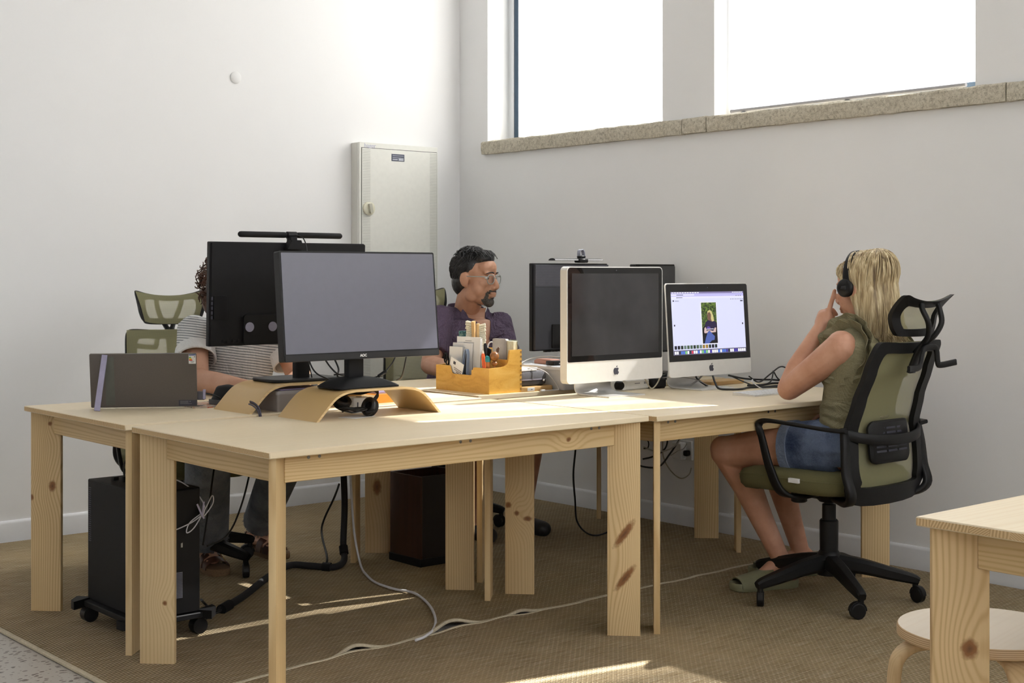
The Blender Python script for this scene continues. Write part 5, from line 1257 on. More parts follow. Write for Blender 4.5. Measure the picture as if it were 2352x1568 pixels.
    def hr(x, z, o=0): return V(x, hy+1.6*x*x-.9*max(0, z-1.05)**1.5*3-.25*(z-1.05)*0+o-.12*(z-1.05), z+hz0)
    oh = [(-.085,.985),(.085,.985),(.118,1.0),(.135,1.035),(.143,1.085),(.146,1.118),(.138,1.128),(.10,1.117),(.05,1.108),(0,1.105),(-.05,1.108),(-.10,1.117),(-.138,1.128),(-.146,1.118),(-.143,1.085),(-.135,1.035),(-.118,1.0)]
    ih = [(-.07,1.010),(.07,1.010),(.092,1.018),(.103,1.040),(.107,1.068),(.104,1.084),(.095,1.090),(.07,1.088),(.04,1.084),(0,1.082),(-.04,1.084),(-.07,1.088),(-.095,1.090),(-.104,1.084),(-.107,1.068),(-.103,1.040),(-.092,1.018)]
    A = [hr(x, z) for x, z in csm(oh)]; Bn = [hr(x, z) for x, z in csm(ih)]
    m = M(); m.loft([A, [p+V(0,-.016,0) for p in A], [p+V(0,-.016,0) for p in Bn], Bn], closed=True); m.build('headrest_frame', CHB, t, angle=50)
    m = M()
    def hf(u, v):
        x = (2*u-1); z0 = .986+.012*abs(x)**3; z1 = 1.106+.020*x*x; z = z0+(z1-z0)*v; return hr(x*(.112+.032*v), z, .005)
    m.grid(hf, 14, 10); m.build('headrest_mesh', MESH, t, angle=80)
    # stem: fork between headrest and back, and coat hanger
    for s in (-1, 1):
        m = M(); m.sweep(cr([hr(s*.050,1.098,-.014), V(s*.052,-.425,1.065), V(s*.040,-.440,1.02), V(s*.020,-.425,.975), V(s*.008,-.395,.945), V(s*.006,-.365,.915)], 6), (1,0,0), .020, .014); m.build('headrest_stem', CHB, t, angle=50)
    m = M(); m.sweep(cr([V(0,-.405,.955), V(0,-.378,.92), V(0,-.352,.865), V(0,-.345,.845)], 5), (1,0,0), .040, .014); m.build('stem_socket', CHB, t, angle=50)
    hp = [(-.150,.868),(-.060,.870),(-.035,.905),(-.015,.930),(.030,.935),(.048,.925),(.055,.880),(.070,.872),(.140,.880)]
    m = M(); m.sweep(cr([V(x, -.405-.02*abs(x)/.1, z) for x, z in hp], 4), (0,0,1), lambda u: .021-.008*abs(2*u-1)*0, .010); m.build('coat_hanger', CHB, t, angle=50)
    return t
CW = make_chair('olive mesh office chair the blonde woman sits on, seen from behind', (4.19, 3.10, RZ), 0.0, 21)
hp_ = dep(390, 700, 5.95); CLa = math.radians(252)
cl_ = V(hp_.x+.40*math.cos(CLa), hp_.y+.40*math.sin(CLa), RZ)
CL = make_chair('olive mesh office chair behind the person in the striped shirt', cl_, CLa-math.pi/2, math.degrees(math.atan2(5.11-cl_.y, 2.967-cl_.x)-(CLa-math.pi/2)))
CMa = math.radians(248); hp2 = dep(958, 705, 6.95)
cm_ = V(hp2.x+.40*math.cos(CMa), hp2.y+.40*math.sin(CMa), RZ)
CM = make_chair('olive mesh office chair behind the bearded man near the corner', cm_, CMa-math.pi/2, math.degrees(math.atan2(4.986-cm_.y, 4.182-cm_.x)-(CMa-math.pi/2)))
# ------------------------------------------------------------------ people
def skin_mat(name, a, b, c):
    t = NT(name); v = t.obj(); n = t.noise(v, 7, 4, .6); f = t.noise(v, 120, 3)
    col = t.ramp(n, [(.30, a), (.5, b), (.70, c)]); col = t.mix(t.math('MULTIPLY', t.math('SUBTRACT', f, .62, clamp=True), 1.4, clamp=True), col, tuple(q*.55 for q in a))
    t.base(col).p(Roughness=.5);     t.bump(t.noise(v, 400, 2), .08, .001); return t.m
SKW = skin_mat('skin fair tan', (.50,.24,.145), (.60,.31,.20), (.68,.38,.26))
SKM = skin_mat('skin tan', (.46,.23,.14), (.56,.30,.19), (.63,.36,.25))
SKL = skin_mat('skin warm', (.56,.29,.18), (.64,.36,.24), (.70,.42,.30))
def cloth(name, col, var=.12, wr=.5, scale=9, fine=700):
    t = NT(name); v = t.obj(); n = t.noise(v, scale, 4, .6, 1.2); f = t.noise(v, fine, 2)
    t.base(t.ramp(f, [(.3, tuple(c*(1-var) for c in col)), (.7, tuple(min(1, c*(1+var)) for c in col))])).p(Roughness=.9)
    t.b.inputs['Specular IOR Level'].default_value = .15
    t.bump(n, wr, .05); return t.m
def bake(m, name, mat, parent, base, voxel=.005, it=6, fac=.5, label=None):
    m2 = M(); m2.v = [tuple(Vector(v)-base) for v in m.v]; m2.f = m.f; m2.mi = m.mi
    me = bpy.data.meshes.new(name); me.from_pydata(m2.v, [], m2.f)
    bm = bmesh.new(); bm.from_mesh(me); bmesh.ops.recalc_face_normals(bm, faces=bm.faces); bm.to_mesh(me); bm.free()
    o = bpy.data.objects.new(name, me); COL.objects.link(o)
    r = o.modifiers.new('r', 'REMESH'); r.mode = 'VOXEL'; r.voxel_size = voxel; r.use_smooth_shade = True
    s = o.modifiers.new('s', 'SMOOTH'); s.factor = fac; s.iterations = it
    bpy.context.view_layer.update()
    me2 = bpy.data.meshes.new_from_object(o.evaluated_get(bpy.context.evaluated_depsgraph_get()))
    o.modifiers.clear(); o.data = me2; bpy.data.meshes.remove(me); me2.name = name
    me2.materials.clear(); me2.materials.append(mat)
    for p in me2.polygons: p.use_smooth = True
    o.parent = parent
    if label: o['label'] = label
    return o
def chain(m, pts, rads, n=14, fl=1.0, side=None):
    for (a, b), (ra, rb) in zip(zip(pts, pts[1:]), zip(rads, rads[1:])): m.cap(a, b, ra, rb, n, fl, side)
def ringloft(m, rows, n=28, pw=2.3):
    """rows: (centre, half width vec, half depth vec): superellipse sections"""
    rings = []
    for c, hw, hd in rows:
        ring = []
        for k in range(n):
            a = 2*math.pi*k/n; ca, sa = math.cos(a), math.sin(a)
            ring.append(Vector(c)+Vector(hw)*math.copysign(abs(ca)**(2/pw), ca)+Vector(hd)*math.copysign(abs(sa)**(2/pw), sa))
        rings.append(ring)
    m.loft(rings)
def head_frame(c, fwd, up=(0,0,1), s=1.0):
    f = Vector(fwd).normalized(); u = Vector(up); u = (u-f*u.dot(f)).normalized(); r = f.cross(u)
    H = Matrix((r*s, f*s, u*s)).transposed().to_4x4(); H.translation = Vector(c); return H
def add_head(m, H, male=False):
    T0 = m.T; m.T = H
    m.ell((0,-.018,.030), (.074,.094,.088), n=22, m=16)
    m.ell((0,.028,-.030), (.060,.064,.086), n=20, m=14)
    m.ell((0,.042,-.082), (.046 if male else .041,.042,.036))
    m.ell((0,.072,-.103), (.023 if male else .018,.018,.019))
    for s in (-1, 1):
        m.ell((s*.046,.006,-.066), (.020,.036,.040)); m.ell((s*.043,.062,-.022), (.022,.021,.020)); m.ell((s*.027,.076,.0245), (.026,.011,.009))
        m.ell((s*.013,.098,-.040), (.0085,.010,.008)); m.ell((s*.047,.040,-.045), (.022,.032,.034)); m.ell((s*.082,-.012,-.008), (.009,.021,.034), Euler((.15,0,s*.35)).to_matrix()); m.ell((s*.076,-.004,-.034), (.007,.010,.012))
    m.ell((0,.050,.048), (.056,.042,.042))
    m.cap((0,.086,.014), (0,.108,-.030), .0085, .0125); m.ell((0,.110,-.034), (.011,.010,.010))
    m.ell((0,.091,-.0635), (.023,.012,.0055)); m.ell((0,.090,-.0745), (.019,.012,.0065)); m.ell((0,.082,-.054), (.026,.014,.016))
    m.T = T0
def add_neck(m, H, base, r0=.054, r1=.062): m.cap(H @ V(0,-.026,-.070), base, r0, r1, 16)
def eyes(H, parent, base):
    EW, EI = plain('eye white', (.75,.73,.70), .2, var=.02), plain('dark iris', (.03,.018,.012), .1)
    for s in (-1, 1):
        m = M(); m.T = Matrix.Translation(-base) @ H; m.ell((s*.0300,.0715,.003), (.0112,.0110,.0070)); e = m.build('eye', EW, parent)
        m = M(); m.T = Matrix.Translation(-base) @ H; m.ell((s*.0300+.001,.0802,.003), (.0050,.0030,.0052)); m.build('iris', EI, e)
def add_hand(m, w, d, nrm, thumb, curl=.5, s=1.0):
    """w wrist, d towards fingers, nrm out of the back of the hand, thumb = side of the thumb"""
    d = Vector(d).normalized(); nrm = Vector(nrm); nrm = (nrm-d*nrm.dot(d)).normalized(); sd = Vector(thumb); sd = (sd-d*sd.dot(d)-nrm*sd.dot(nrm)).normalized()
    for k in range(4):
        o = (1.5-k)*.0195*s
        m.cap(w+d*.012*s+sd*o*.7, w+d*.088*s+sd*o, .0155*s, .0118*s, 10)
        L = (.042,.046,.043,.034)[k]*s; p = w+d*.090*s+sd*o; a = 0.0; r = (.0092,.0096,.0090,.0080)[k]*s
        for j, (ln, da) in enumerate(((L, curl*.8), (L*.62, curl*1.1), (L*.52, curl*.8))):
            a += da; v = d*math.cos(a)-nrm*math.sin(a); q = p+v*ln; m.cap(p, q, r*(1-.07*j), r*(.93-.07*j), 10); p = q
    p0 = w+d*.025*s+sd*.026*s-nrm*.006*s; p1 = p0+(d*.7+sd*.75-nrm*.2).normalized()*.040*s; p2 = p1+(d*.95+sd*.2-nrm*.3).normalized()*.032*s; p3 = p2+(d*.98-sd*.1-nrm*.25).normalized()*.025*s
    chain(m, [p0,p1,p2,p3], [.0150*s,.0118*s,.0100*s,.0082*s], 10)
def hair_ribbon(m, pts, w, t, side): m.sweep(pts, side, w, t)

# ================================================================= woman at the right
B0 = V(4.19, 3.0, RZ)
wm = thing('person', 'blonde seated person in olive ruffled top and denim shorts, hand at face', 'person', B0)
HC = V(4.219, 2.971, 1.142); HW = head_frame(HC, (-.05, 1, -.10), (0, 0, 1), 1.0)
hipL, hipR = V(4.105,3.015,.578), V(4.280,3.015,.578); knL, knR = V(4.035,3.455,.523), V(4.262,3.450,.520)
ankL, ankR = V(4.200,3.330,.118), V(4.440,3.420,.100)
shL, shR = V(4.052,2.945,.937), V(4.325,2.945,.937); elL = V(4.030,3.158,.782); wrL = V(4.128,3.088,1.004)
m = M()
add_head(m, HW); add_neck(m, HW, V(4.19,2.945,.985), .050, .056)
ringloft(m, [((4.19,3.0,.53),(.12,0,0),(0,.09,0)), ((4.19,3.0,.58),(.155,0,0),(0,.105,0)), ((4.19,2.975,.70),(.125,0,0),(0,.085,0)), ((4.19,2.935,.82),(.14,0,0),(0,.10,0)), ((4.19,2.93,.92),(.145,0,0),(0,.085,0)), ((4.19,2.94,.985),(.08,0,0),(0,.06,0))])
chain(m, [hipL, hipL.lerp(knL,.5)+V(0,0,.006), knL], [.092,.082,.061], 16); chain(m, [hipR, hipR.lerp(knR,.5)+V(0,0,.006), knR], [.092,.082,.061], 16)
m.ell(knL+V(-.006,.012,.012), (.050,.050,.050))
def calf(m, k, a, s=1.0):
    d = (a-k); back = V(.35,-.9,0).normalized() if k.x < 4.1 else V(.2,-.95,0).normalized()
    p1 = k+d*.30+back*.016; p2 = k+d*.62+back*.006
    chain(m, [k, p1, p2, a], [.058*s,.056*s,.044*s,.034*s], 16)
calf(m, knL, ankL); calf(m, knR, ankR)
def foot(m, a, toe_dir, zf, L=.20):
    d = Vector(toe_dir).normalized(); hl = V(a.x,a.y,zf+.032)-d*.045; sd_ = V(-d.y,d.x,0)
    m.cap(a, hl+V(0,0,.004), .034, .030, 14); m.cap(a-V(0,0,.01), hl+d*.13+V(0,0,-.004), .034, .022, 14); m.cap(hl, hl+d*.14+V(0,0,-.008), .029, .022, 14, 1.25, (0,0,1))
    for k in range(5):
        o = (k-2)*.016; p = hl+d*(.150-.004*k)+sd_*o+V(0,0,-.012); m.cap(p-d*.02, p+d*(.024-.003*k), .0095, .0085-.0006*k, 8)
footL = V(-.91,.41,0); footR = V(-.75,.66,0)
foot(m, ankL, footL, RZ+.018); foot(m, ankR, footR, RZ+.018)
# left arm: elbow on the desk, forearm up to the chin
m.ell(shL, (.058,.056,.062)); chain(m, [shL, shL.lerp(elL,.45)+V(-.004,-.006,0), elL], [.058,.052,.042], 16)
chain(m, [elL, elL.lerp(wrL,.35)+V(-.004,.006,0), wrL], [.042,.041,.0265], 16)
# right arm folded across the lap side
elR = V(4.37,2.99,.725); wrR = V(4.315,3.10,.690)
m.ell(shR, (.058,.056,.062)); chain(m, [shR, elR], [.056,.042], 14); chain(m, [elR, wrR], [.040,.027], 14)
add_hand(m, wrR, (-.35,.85,-.2), (.2,.2,.9), (-.9,-.3,.1), .35, .92)
# left hand at the face: palm, index along the cheek, the rest curled, thumb under the chin
pk = dep(1889,732,5.04)
m.cap(wrL, dep(1893,728,5.045), .026, .026, 12); m.cap(dep(1884,742,5.06), dep(1890,722,5.065), .022, .020, 12); m.cap(dep(1898,742,5.03), dep(1903,724,5.03), .020, .016, 12)
chain(m, [dep(1900,728,5.03), dep(1906,706,5.03), dep(1912,686,5.03), dep(1917,667,5.035)], [.0115,.0100,.0090,.0078], 10)
chain(m, [dep(1893,724,5.055), dep(1900,712,5.07), dep(1913,712,5.08), dep(1921,722,5.08)], [.0115,.0100,.0092,.0082], 10)
chain(m, [dep(1886,727,5.07), dep(1891,716,5.09), dep(1904,718,5.10), dep(1914,729,5.095)], [.0110,.0098,.0090,.0080], 10)
chain(m, [dep(1880,735,5.08), dep(1884,725,5.10), dep(1896,728,5.11), dep(1905,738,5.10)], [.0100,.0088,.0082,.0074], 10)
chain(m, [dep(1900,750,5.025), dep(1914,753,5.02), dep(1926,747,5.02), dep(1935,739,5.025)], [.0145,.0115,.0098,.0084], 10)
bake(m, 'body', SKW, wm, B0, .0045, 5)
eyes(HW, wm, B0)
# olive top
TOP = cloth('olive ribbed cotton', lin(122,116,88), .10, .35, 12)
def ribbed():
    t = NT('olive ribbed cotton'); v = t.obj(); x = t.sep(v); n = t.noise(t.mapv(v, (6,6,14)), 1.0, 3, .6, .8)
    rb = t.math('SINE', t.math('MULTIPLY', t.math('ADD', x[0], t.math('MULTIPLY', x[1], .8)), 1500.0))
    t.base(t.ramp(t.noise(v, 300, 2), [(.3, lin(130,124,98)), (.7, lin(148,142,114))])).p(Roughness=.95); t.b.inputs['Specular IOR Level'].default_value = .1
    t.bump(t.math('ADD', n, t.math('MULTIPLY', rb, .02)), .55, .04); return t.m
TOP = ribbed()
m = M()
ringloft(m, [((4.188,2.985,.622),(.142,0,0),(0,.104,0)), ((4.188,2.983,.645),(.150,0,0),(0,.110,0)), ((4.188,2.975,.70),(.150,0,0),(0,.108,0)), ((4.188,2.963,.76),(.152,0,0),(0,.110,0)), ((4.188,2.945,.83),(.158,0,0),(0,.116,0)), ((4.188,2.930,.90),(.158,0,0),(0,.106,0)), ((4.188,2.932,.955),(.145,0,.0),(0,.085,0)), ((4.19,2.938,.985),(.110,0,0),(0,.070,0)), ((4.19,2.942,1.005),(.070,0,0),(0,.060,0))])
m.ell((4.13,3.02,.845), (.075,.06,.070)); m.ell((4.25,3.02,.845), (.075,.06,.070))
m.cap((4.075,2.945,.962), (4.15,2.945,.985), .036, .036); m.cap((4.30,2.945,.962), (4.23,2.945,.985), .036, .036)
for z_, o_ in ((.70, 0), (.735, .012), (.665, -.008)):
    m.tube([V(4.188+.149*math.cos(a), 2.975+.107*math.sin(a), z_+o_*math.sin(2*a)+.006*math.sin(5*a)) for a in [2*math.pi*k/40 for k in range(40)]], .011, 8, closed=True)
bake(m, 'ruffled_top', TOP, wm, B0, .005, 6)
for s, c in ((-1, V(4.088,2.945,.930)), (1, V(4.292,2.945,.930))):
    ax = V(s*1.0, .05, .22).normalized(); u_ = V(0,1,0); v_ = ax.cross(u_).normalized(); u_ = v_.cross(ax)
    for lay, (r1, nw, ph_) in enumerate(((.124, 12, .3), (.104, 10, 1.4))):
        m = M(); N = 120
        def rf(a, v, r1=r1, nw=nw, ph_=ph_):
            th_ = 2*math.pi*a; el_ = 1.0+.14*math.cos(th_)*0
            amp = (.35+.65*max(0, math.sin(th_+.6)))
            rr = .076+(r1-.076)*v; wv = math.sin(nw*th_+ph_+.7*math.sin(3*th_))*.022*v*amp
            ctr = c+ax*(-.008+.030*v+.006*lay)
            return ctr+u_*(rr*math.cos(th_)*(.98))+v_*(rr*math.sin(th_)*1.05*-s)+ax*wv+V(0,0,-.004)
        m.T = Matrix.Translation(-B0); m.sheet(rf, N, 5, .0022); m.build('ruffle', TOP, wm, angle=80)
# denim shorts
def denim(name, a, b):
    t = NT(name); v = t.obj(); x = t.sep(v); n = t.noise(v, 7, 4, .6); tw = t.math('SINE', t.math('MULTIPLY', t.math('ADD', t.math('ADD', x[0], x[1]), x[2]), 2200.0)); f = t.noise(v, 260, 2)
    c = t.ramp(t.math('ADD', t.math('MULTIPLY', n, .8), t.math('MULTIPLY', f, .2)), [(.32, a), (.62, b)])
    t.base(c).p(Roughness=.9); t.b.inputs['Specular IOR Level'].default_value = .15
    t.bump(t.math('ADD', t.noise(v, 14, 4, .6, 1.0), t.math('MULTIPLY', tw, .02)), .6, .04); return t.m
DEN = denim('blue denim', lin(48,60,88), lin(112,126,154)); DENC = denim('pale denim cuff', lin(100,112,134), lin(140,150,170))
m = M()
ringloft(m, [((4.19,3.0,.520),(.175,0,0),(0,.130,0)), ((4.19,3.0,.575),(.194,0,0),(0,.138,0)), ((4.19,2.992,.63),(.165,0,0),(0,.120,0)), ((4.19,2.985,.665),(.146,0,0),(0,.108,0))])
for h_, k_ in ((hipL, knL), (hipR, knR)):
    m.cyl(h_+V(0,-.03,0), h_.lerp(k_, .40), .108, .099, 22)
bake(m, 'denim_shorts', DEN, wm, B0, .005, 4)
for h_, k_ in ((hipL, knL), (hipR, knR)):
    d = (k_-h_).normalized(); p = h_.lerp(k_, .40); B_ = basis(d); m = M(); m.T = Matrix.Translation(-B0)
    R_ = lambda q, r: [q+B_ @ V(r*math.cos(2*math.pi*k/28), r*math.sin(2*math.pi*k/28), 0) for k in range(28)]
    m.loft([R_(p-d*.040, .100), R_(p-d*.038, .1055), R_(p-d*.002, .1045), R_(p, .100), R_(p-d*.002, .088), R_(p-d*.04, .088)], closed=True); m.build('cuff', DENC, wm)
m = M(); m.T = Matrix.Translation(-B0); m.tube(cr([(4.045,3.05,.655),(4.03,2.98,.62),(4.01,3.02,.575),(4.0,3.10,.565)], 6), .0022, 6); m.build('seam', plain('pale stitching', (.40,.42,.48), .8), wm)
# slides
SAGE = plain('sage foam', lin(142,142,112), .55, var=.04)
def slide(a, td, lab):
    d = Vector(td).normalized(); sd_ = V(-d.y,d.x,0); c = V(a.x,a.y,RZ)+d*.055
    t_ = M(); t_.T = Matrix.Translation(-B0) @ fr(c, d, sd_)
    ol = [(-.125,.0),(-.118,.026),(-.09,.038),(-.03,.036),(.04,.045),(.10,.050),(.138,.040),(.152,.010),(.148,-.020),(.12,-.042),(.06,-.046),(-.03,-.036),(-.09,-.038),(-.118,-.026)]
    ol = [(p.x, p.y) for p in cr([V(x,y,0) for x, y in ol+[ol[0]]], 3)[:-1]]
    t_.loft([[V(x*s_, y*s_, z) for x, y in ol] for s_, z in ((.93,.0),(.99,.004),(1.0,.016),(1.0,.026),(.985,.031),(.93,.030),(.86,.022))]); so = t_.build('slide_sandal', SAGE, wm, label=lab)
    b = M(); b.T = Matrix.Translation(-B0) @ fr(c, d, sd_)
    def band(u, v):
        x = .005+.120*v; hw_ = .049-.004*abs(v-.4); a_ = math.pi*u; hh_ = .078-.036*v
        return V(x-.02*math.sin(a_)*(1-v), hw_*math.cos(a_), .014+(hh_-.014)*math.sin(a_)**.75)
    b.sheet(band, 22, 8, .005); b.build('strap', SAGE, so, angle=80)
slide(ankL, footL, 'sage green foam slide'); slide(ankR, footR, 'sage green foam slide')
# hair
def blonde():
    t = NT('blonde hair'); v = t.obj(); n = t.noise(t.mapv(v, (70,70,5)), 1.0, 3, .6, .4); z = t.sep(v)[2]; big = t.noise(t.mapv(v, (14,14,2)), 1.0, 2)
    c = t.ramp(t.math('ADD', t.math('MULTIPLY', n, .7), t.math('MULTIPLY', big, .3)), [(.33, lin(104,84,58)), (.45, lin(168,146,108)), (.56, lin(214,196,156)), (.68, lin(240,230,202))])
    t.base(c).p(Roughness=.42); t.b.inputs['Specular IOR Level'].default_value = .4; return t.m
BLO = blonde(); random.seed(21)
m = M(); m.T = HW
m.ell((0,-.026,.034), (.084,.098,.094), n=24, m=16)
m.T = None
ringloft(m, [(HW @ V(0,-.050,.05),(.080,0,0),(0,.060,0)), (HW @ V(0,-.062,-.02),(.088,0,0),(0,.052,0)), (HW @ V(0,-.066,-.09),(.092,0,0),(0,.045,0)), (HW @ V(.004,-.068,-.15),(.094,0,0),(0,.036,0)), (HW @ V(.004,-.070,-.175),(.086,0,0),(0,.026,0))], 24)
hb = bake(m, 'hair', BLO, wm, B0, .005, 6)
m = M(); m.T = Matrix.Translation(-B0)
N = 900
for i in range(N):
    az = math.radians(random.uniform(-112, 112))                       # around the back, 0 = straight back
    lay = random.uniform(0, 1)
    rx, ry, rz = .087+.006*lay, .103+.006*lay, .098+.007*lay
    part = V(random.uniform(-.012,.012), random.uniform(-.06,.045), 0)
    pts = []; endz = -.185-.045*random.random()+.03*abs(az)/2
    side_x, back_y_ = math.sin(az), -math.cos(az)
    for k in range(6):
        e_ = math.radians(88-20.5*k); q = V(rx*side_x*math.cos(e_), ry*back_y_*math.cos(e_)-.024, rz*math.sin(e_)+.034)
        u = k/5; q.x += part.x*(1-u); q.y += part.y*(1-u)*.9; pts.append(q)
    last = pts[-1]; wph = random.uniform(0, 6.28); wa = random.uniform(.002,.011)
    bx_, by_ = last.x, last.y
    tgt = V(bx_*1.02, min(by_, -.018)*.86-.02 if by_ < .02 else -.035, 0)
    for k in range(1, 8):
        u = k/7; z = last.z+(endz-last.z)*u
        q = V(bx_+(tgt.x-bx_)*u+wa*math.sin(wph+5*u)*u, by_+(tgt.y-by_)*min(1,u*1.3)+wa*math.cos(wph*1.3+5*u)*u, z)
        pts.append(q)
    if random.random() < .5: pts[-1] += V(random.uniform(-.016,.016), random.uniform(-.02,.012), random.uniform(0,.012))
    wp = [HW @ q for q in cr(pts, 2)]
    sd_ = (HW.to_3x3() @ V(math.cos(az), -math.sin(az)*-1, 0))
    w0 = random.uniform(.0028,.0062)
    m.sweep(wp, sd_, lambda u, w0=w0: w0*(1-.75*max(0,(u-.7)/.3)), .0022)
for i in range(70):                                                     # fringe swept over the temple on the face side
    s = random.choice((-1, 1)); y0 = random.uniform(.022,.040); pts = [V(0,y0,.124-.35*y0), V(s*.035,y0+.018,.112-.4*y0), V(s*.060,y0+.022,.080-.2*y0), V(s*.075,y0+.008,.045), V(s*.083,.0,.0), V(s*.087,-.022,-.05), V(s*.088,-.035,-.11)]
    pts = [q+V(random.uniform(-.004,.004),random.uniform(-.004,.004),random.uniform(-.003,.003)) for q in pts]
    m.sweep([HW @ q for q in cr(pts, 3)], HW.to_3x3() @ V(0,1,0), lambda u: .0045*(1-.6*u), .002)
m.build('hair_strands', BLO, wm, angle=80)
# headphones
t = thing('headphones', 'black over-ear headphones worn by the blonde person', 'headphones', HC)
HT = HW.copy(); HT.translation = V(0,0,0)
arc = [HT @ V(.098*math.cos(a)*(1 if abs(math.cos(a)) < .95 else 1), .008, .012+.126*math.sin(a)) for a in [math.pi*k/24 for k in range(25)]]
m = M(); m.sweep(arc, HT.to_3x3() @ V(0,1,0), lambda u: .030-.008*abs(2*u-1), .007); m.build('headband', BLKM, t, angle=50)
for s in (-1, 1):
    Fm = HT @ fr((s*.102,.012,.006), (0,1,0), (0,0,1) if s > 0 else (0,0,-1))
    m = M(); m.lathe([(.004,.008),(.022,.007),(.030,.004),(.0325,.0),(.031,-.005),(.026,-.008)], 28, Fm); cp = m.build('ear_cup', BLK, t)
    m = M(); m.tube([Fm @ V(.024*math.cos(q), .024*math.sin(q), -.013) for q in [2*math.pi*k/24 for k in range(24)]], .008, 8, closed=True); m.build('ear_pad', BLKM, cp)
    m = M(); m.sweep([HT @ V(s*.099,.009,.030), HT @ V(s*.104,.010,.018), HT @ V(s*.110,.012,.0)], HT.to_3x3() @ V(0,1,0), .022, .008); m.build('yoke', BLK, t)

# ================================================================= man with glasses
B1 = V(4.10, 5.25, RZ)
mn = thing('person', 'bearded dark-haired seated person in purple shirt, looking right', 'person', B1)
HCm = dep(1094, 638, 6.52); HM_ = head_frame(HCm, RT*.86-FW*.50+V(0,0,-.06), (0,0,1), 1.06)
bf = (RT*.55-FW*.83).normalized(); bl = V(-bf.y, bf.x, 0)              # body forward, his left
nb = dep(1070, 716, 6.62)
shr, shl = dep(1012, 733, 6.50), dep(1142, 752, 6.62)
chestc = (shr+shl)/2+V(0,0,-.12); pel = V(chestc.x-bf.x*.05, chestc.y-bf.y*.05, .60)
hw_ = (shl-shr)/2; hw_.z = 0
m = M(); add_head(m, HM_, True); add_neck(m, HM_, nb+V(0,0,-.03), .060, .066)
def row(c, w, d): return (c, hw_.normalized()*w, bf*d)
ringloft(m, [row(V(pel.x,pel.y,.52),.14,.11), row(V(pel.x,pel.y,.62),.16,.12), row(chestc+V(0,0,-.06),.15,.11), row(chestc+V(0,0,.06),.16,.10), row(nb+V(0,0,-.05),.09,.07)])
elr = dep(988, 862, 6.33); elr.z = TZ+.050; wr_ = dep(1058, 872, 6.06); wr_.z = TZ+.035
ell_ = dep(1165, 862, 6.42); ell_.z = TZ+.050; wl_ = dep(1150, 880, 6.10); wl_.z = TZ+.035
chain(m, [shr, elr], [.056,.044], 16); chain(m, [elr, elr.lerp(wr_,.35), wr_], [.044,.043,.030], 16)
chain(m, [shl, ell_], [.056,.044], 16); chain(m, [ell_, ell_.lerp(wl_,.35), wl_], [.044,.043,.030], 16)
add_hand(m, wr_, (wr_-elr), (0,0,1), -bl*-1, .25); add_hand(m, wl_, (wl_-ell_), (0,0,1), bl*-1, .25)
hr_, hl_ = V(pel.x,pel.y,.575)-bl*.09, V(pel.x,pel.y,.575)+bl*.09
kr_, kl_ = hr_+bf*.40-bl*.06+V(0,0,-.01), hl_+bf*.42+bl*.05+V(0,0,-.01)
ar_, al_ = V(kr_.x,kr_.y,.11)-bf*.10, V(kl_.x,kl_.y,.11)-bf*.12
for h_, k_, a_ in ((hr_,kr_,ar_),(hl_,kl_,al_)): chain(m, [h_,k_,k_.lerp(a_,.35)-bf*.015,a_], [.09,.064,.058,.040], 14); foot(m, a_, bf, RZ+.012)
bake(m, 'body', SKM, mn, B1, .0045, 4)
eyes(HM_, mn, B1)
def shirtmat():
    t = NT('aubergine linen'); v = t.obj(); n = t.noise(t.mapv(v, (9,9,5)), 1.0, 4, .6, 1.6); f = t.noise(v, 420, 2)
    t.base(t.ramp(f, [(.3, lin(82,70,90)), (.7, lin(112,98,120))])).p(Roughness=.85); t.b.inputs['Specular IOR Level'].default_value = .2; t.bump(n, .9, .06); return t.m
PUR = shirtmat()
m = M()
ringloft(m, [row(V(pel.x,pel.y,.50),.19,.15), row(V(pel.x,pel.y,.60),.195,.155), row(chestc+V(0,0,-.10),.185,.140), row(chestc+V(0,0,.0),.190,.132), row(chestc+V(0,0,.08),.180,.112), row((shr+shl)/2+V(0,0,.018),.150,.085), row(nb+V(0,0,-.028),.085,.066)])
m.cap(shr+V(0,0,.0), nb+V(0,0,-.035), .062, .055); m.cap(shl, nb+V(0,0,-.035), .062, .055)
m.cyl(shr+V(0,0,.03), shr.lerp(elr, .74), .070, .070, 20); m.cyl(shl+V(0,0,.03), shl.lerp(ell_, .74), .070, .070, 20); m.ell(shr, .068); m.ell(shl, .068)
bake(m, 'shirt', PUR, mn, B1, .005, 6)
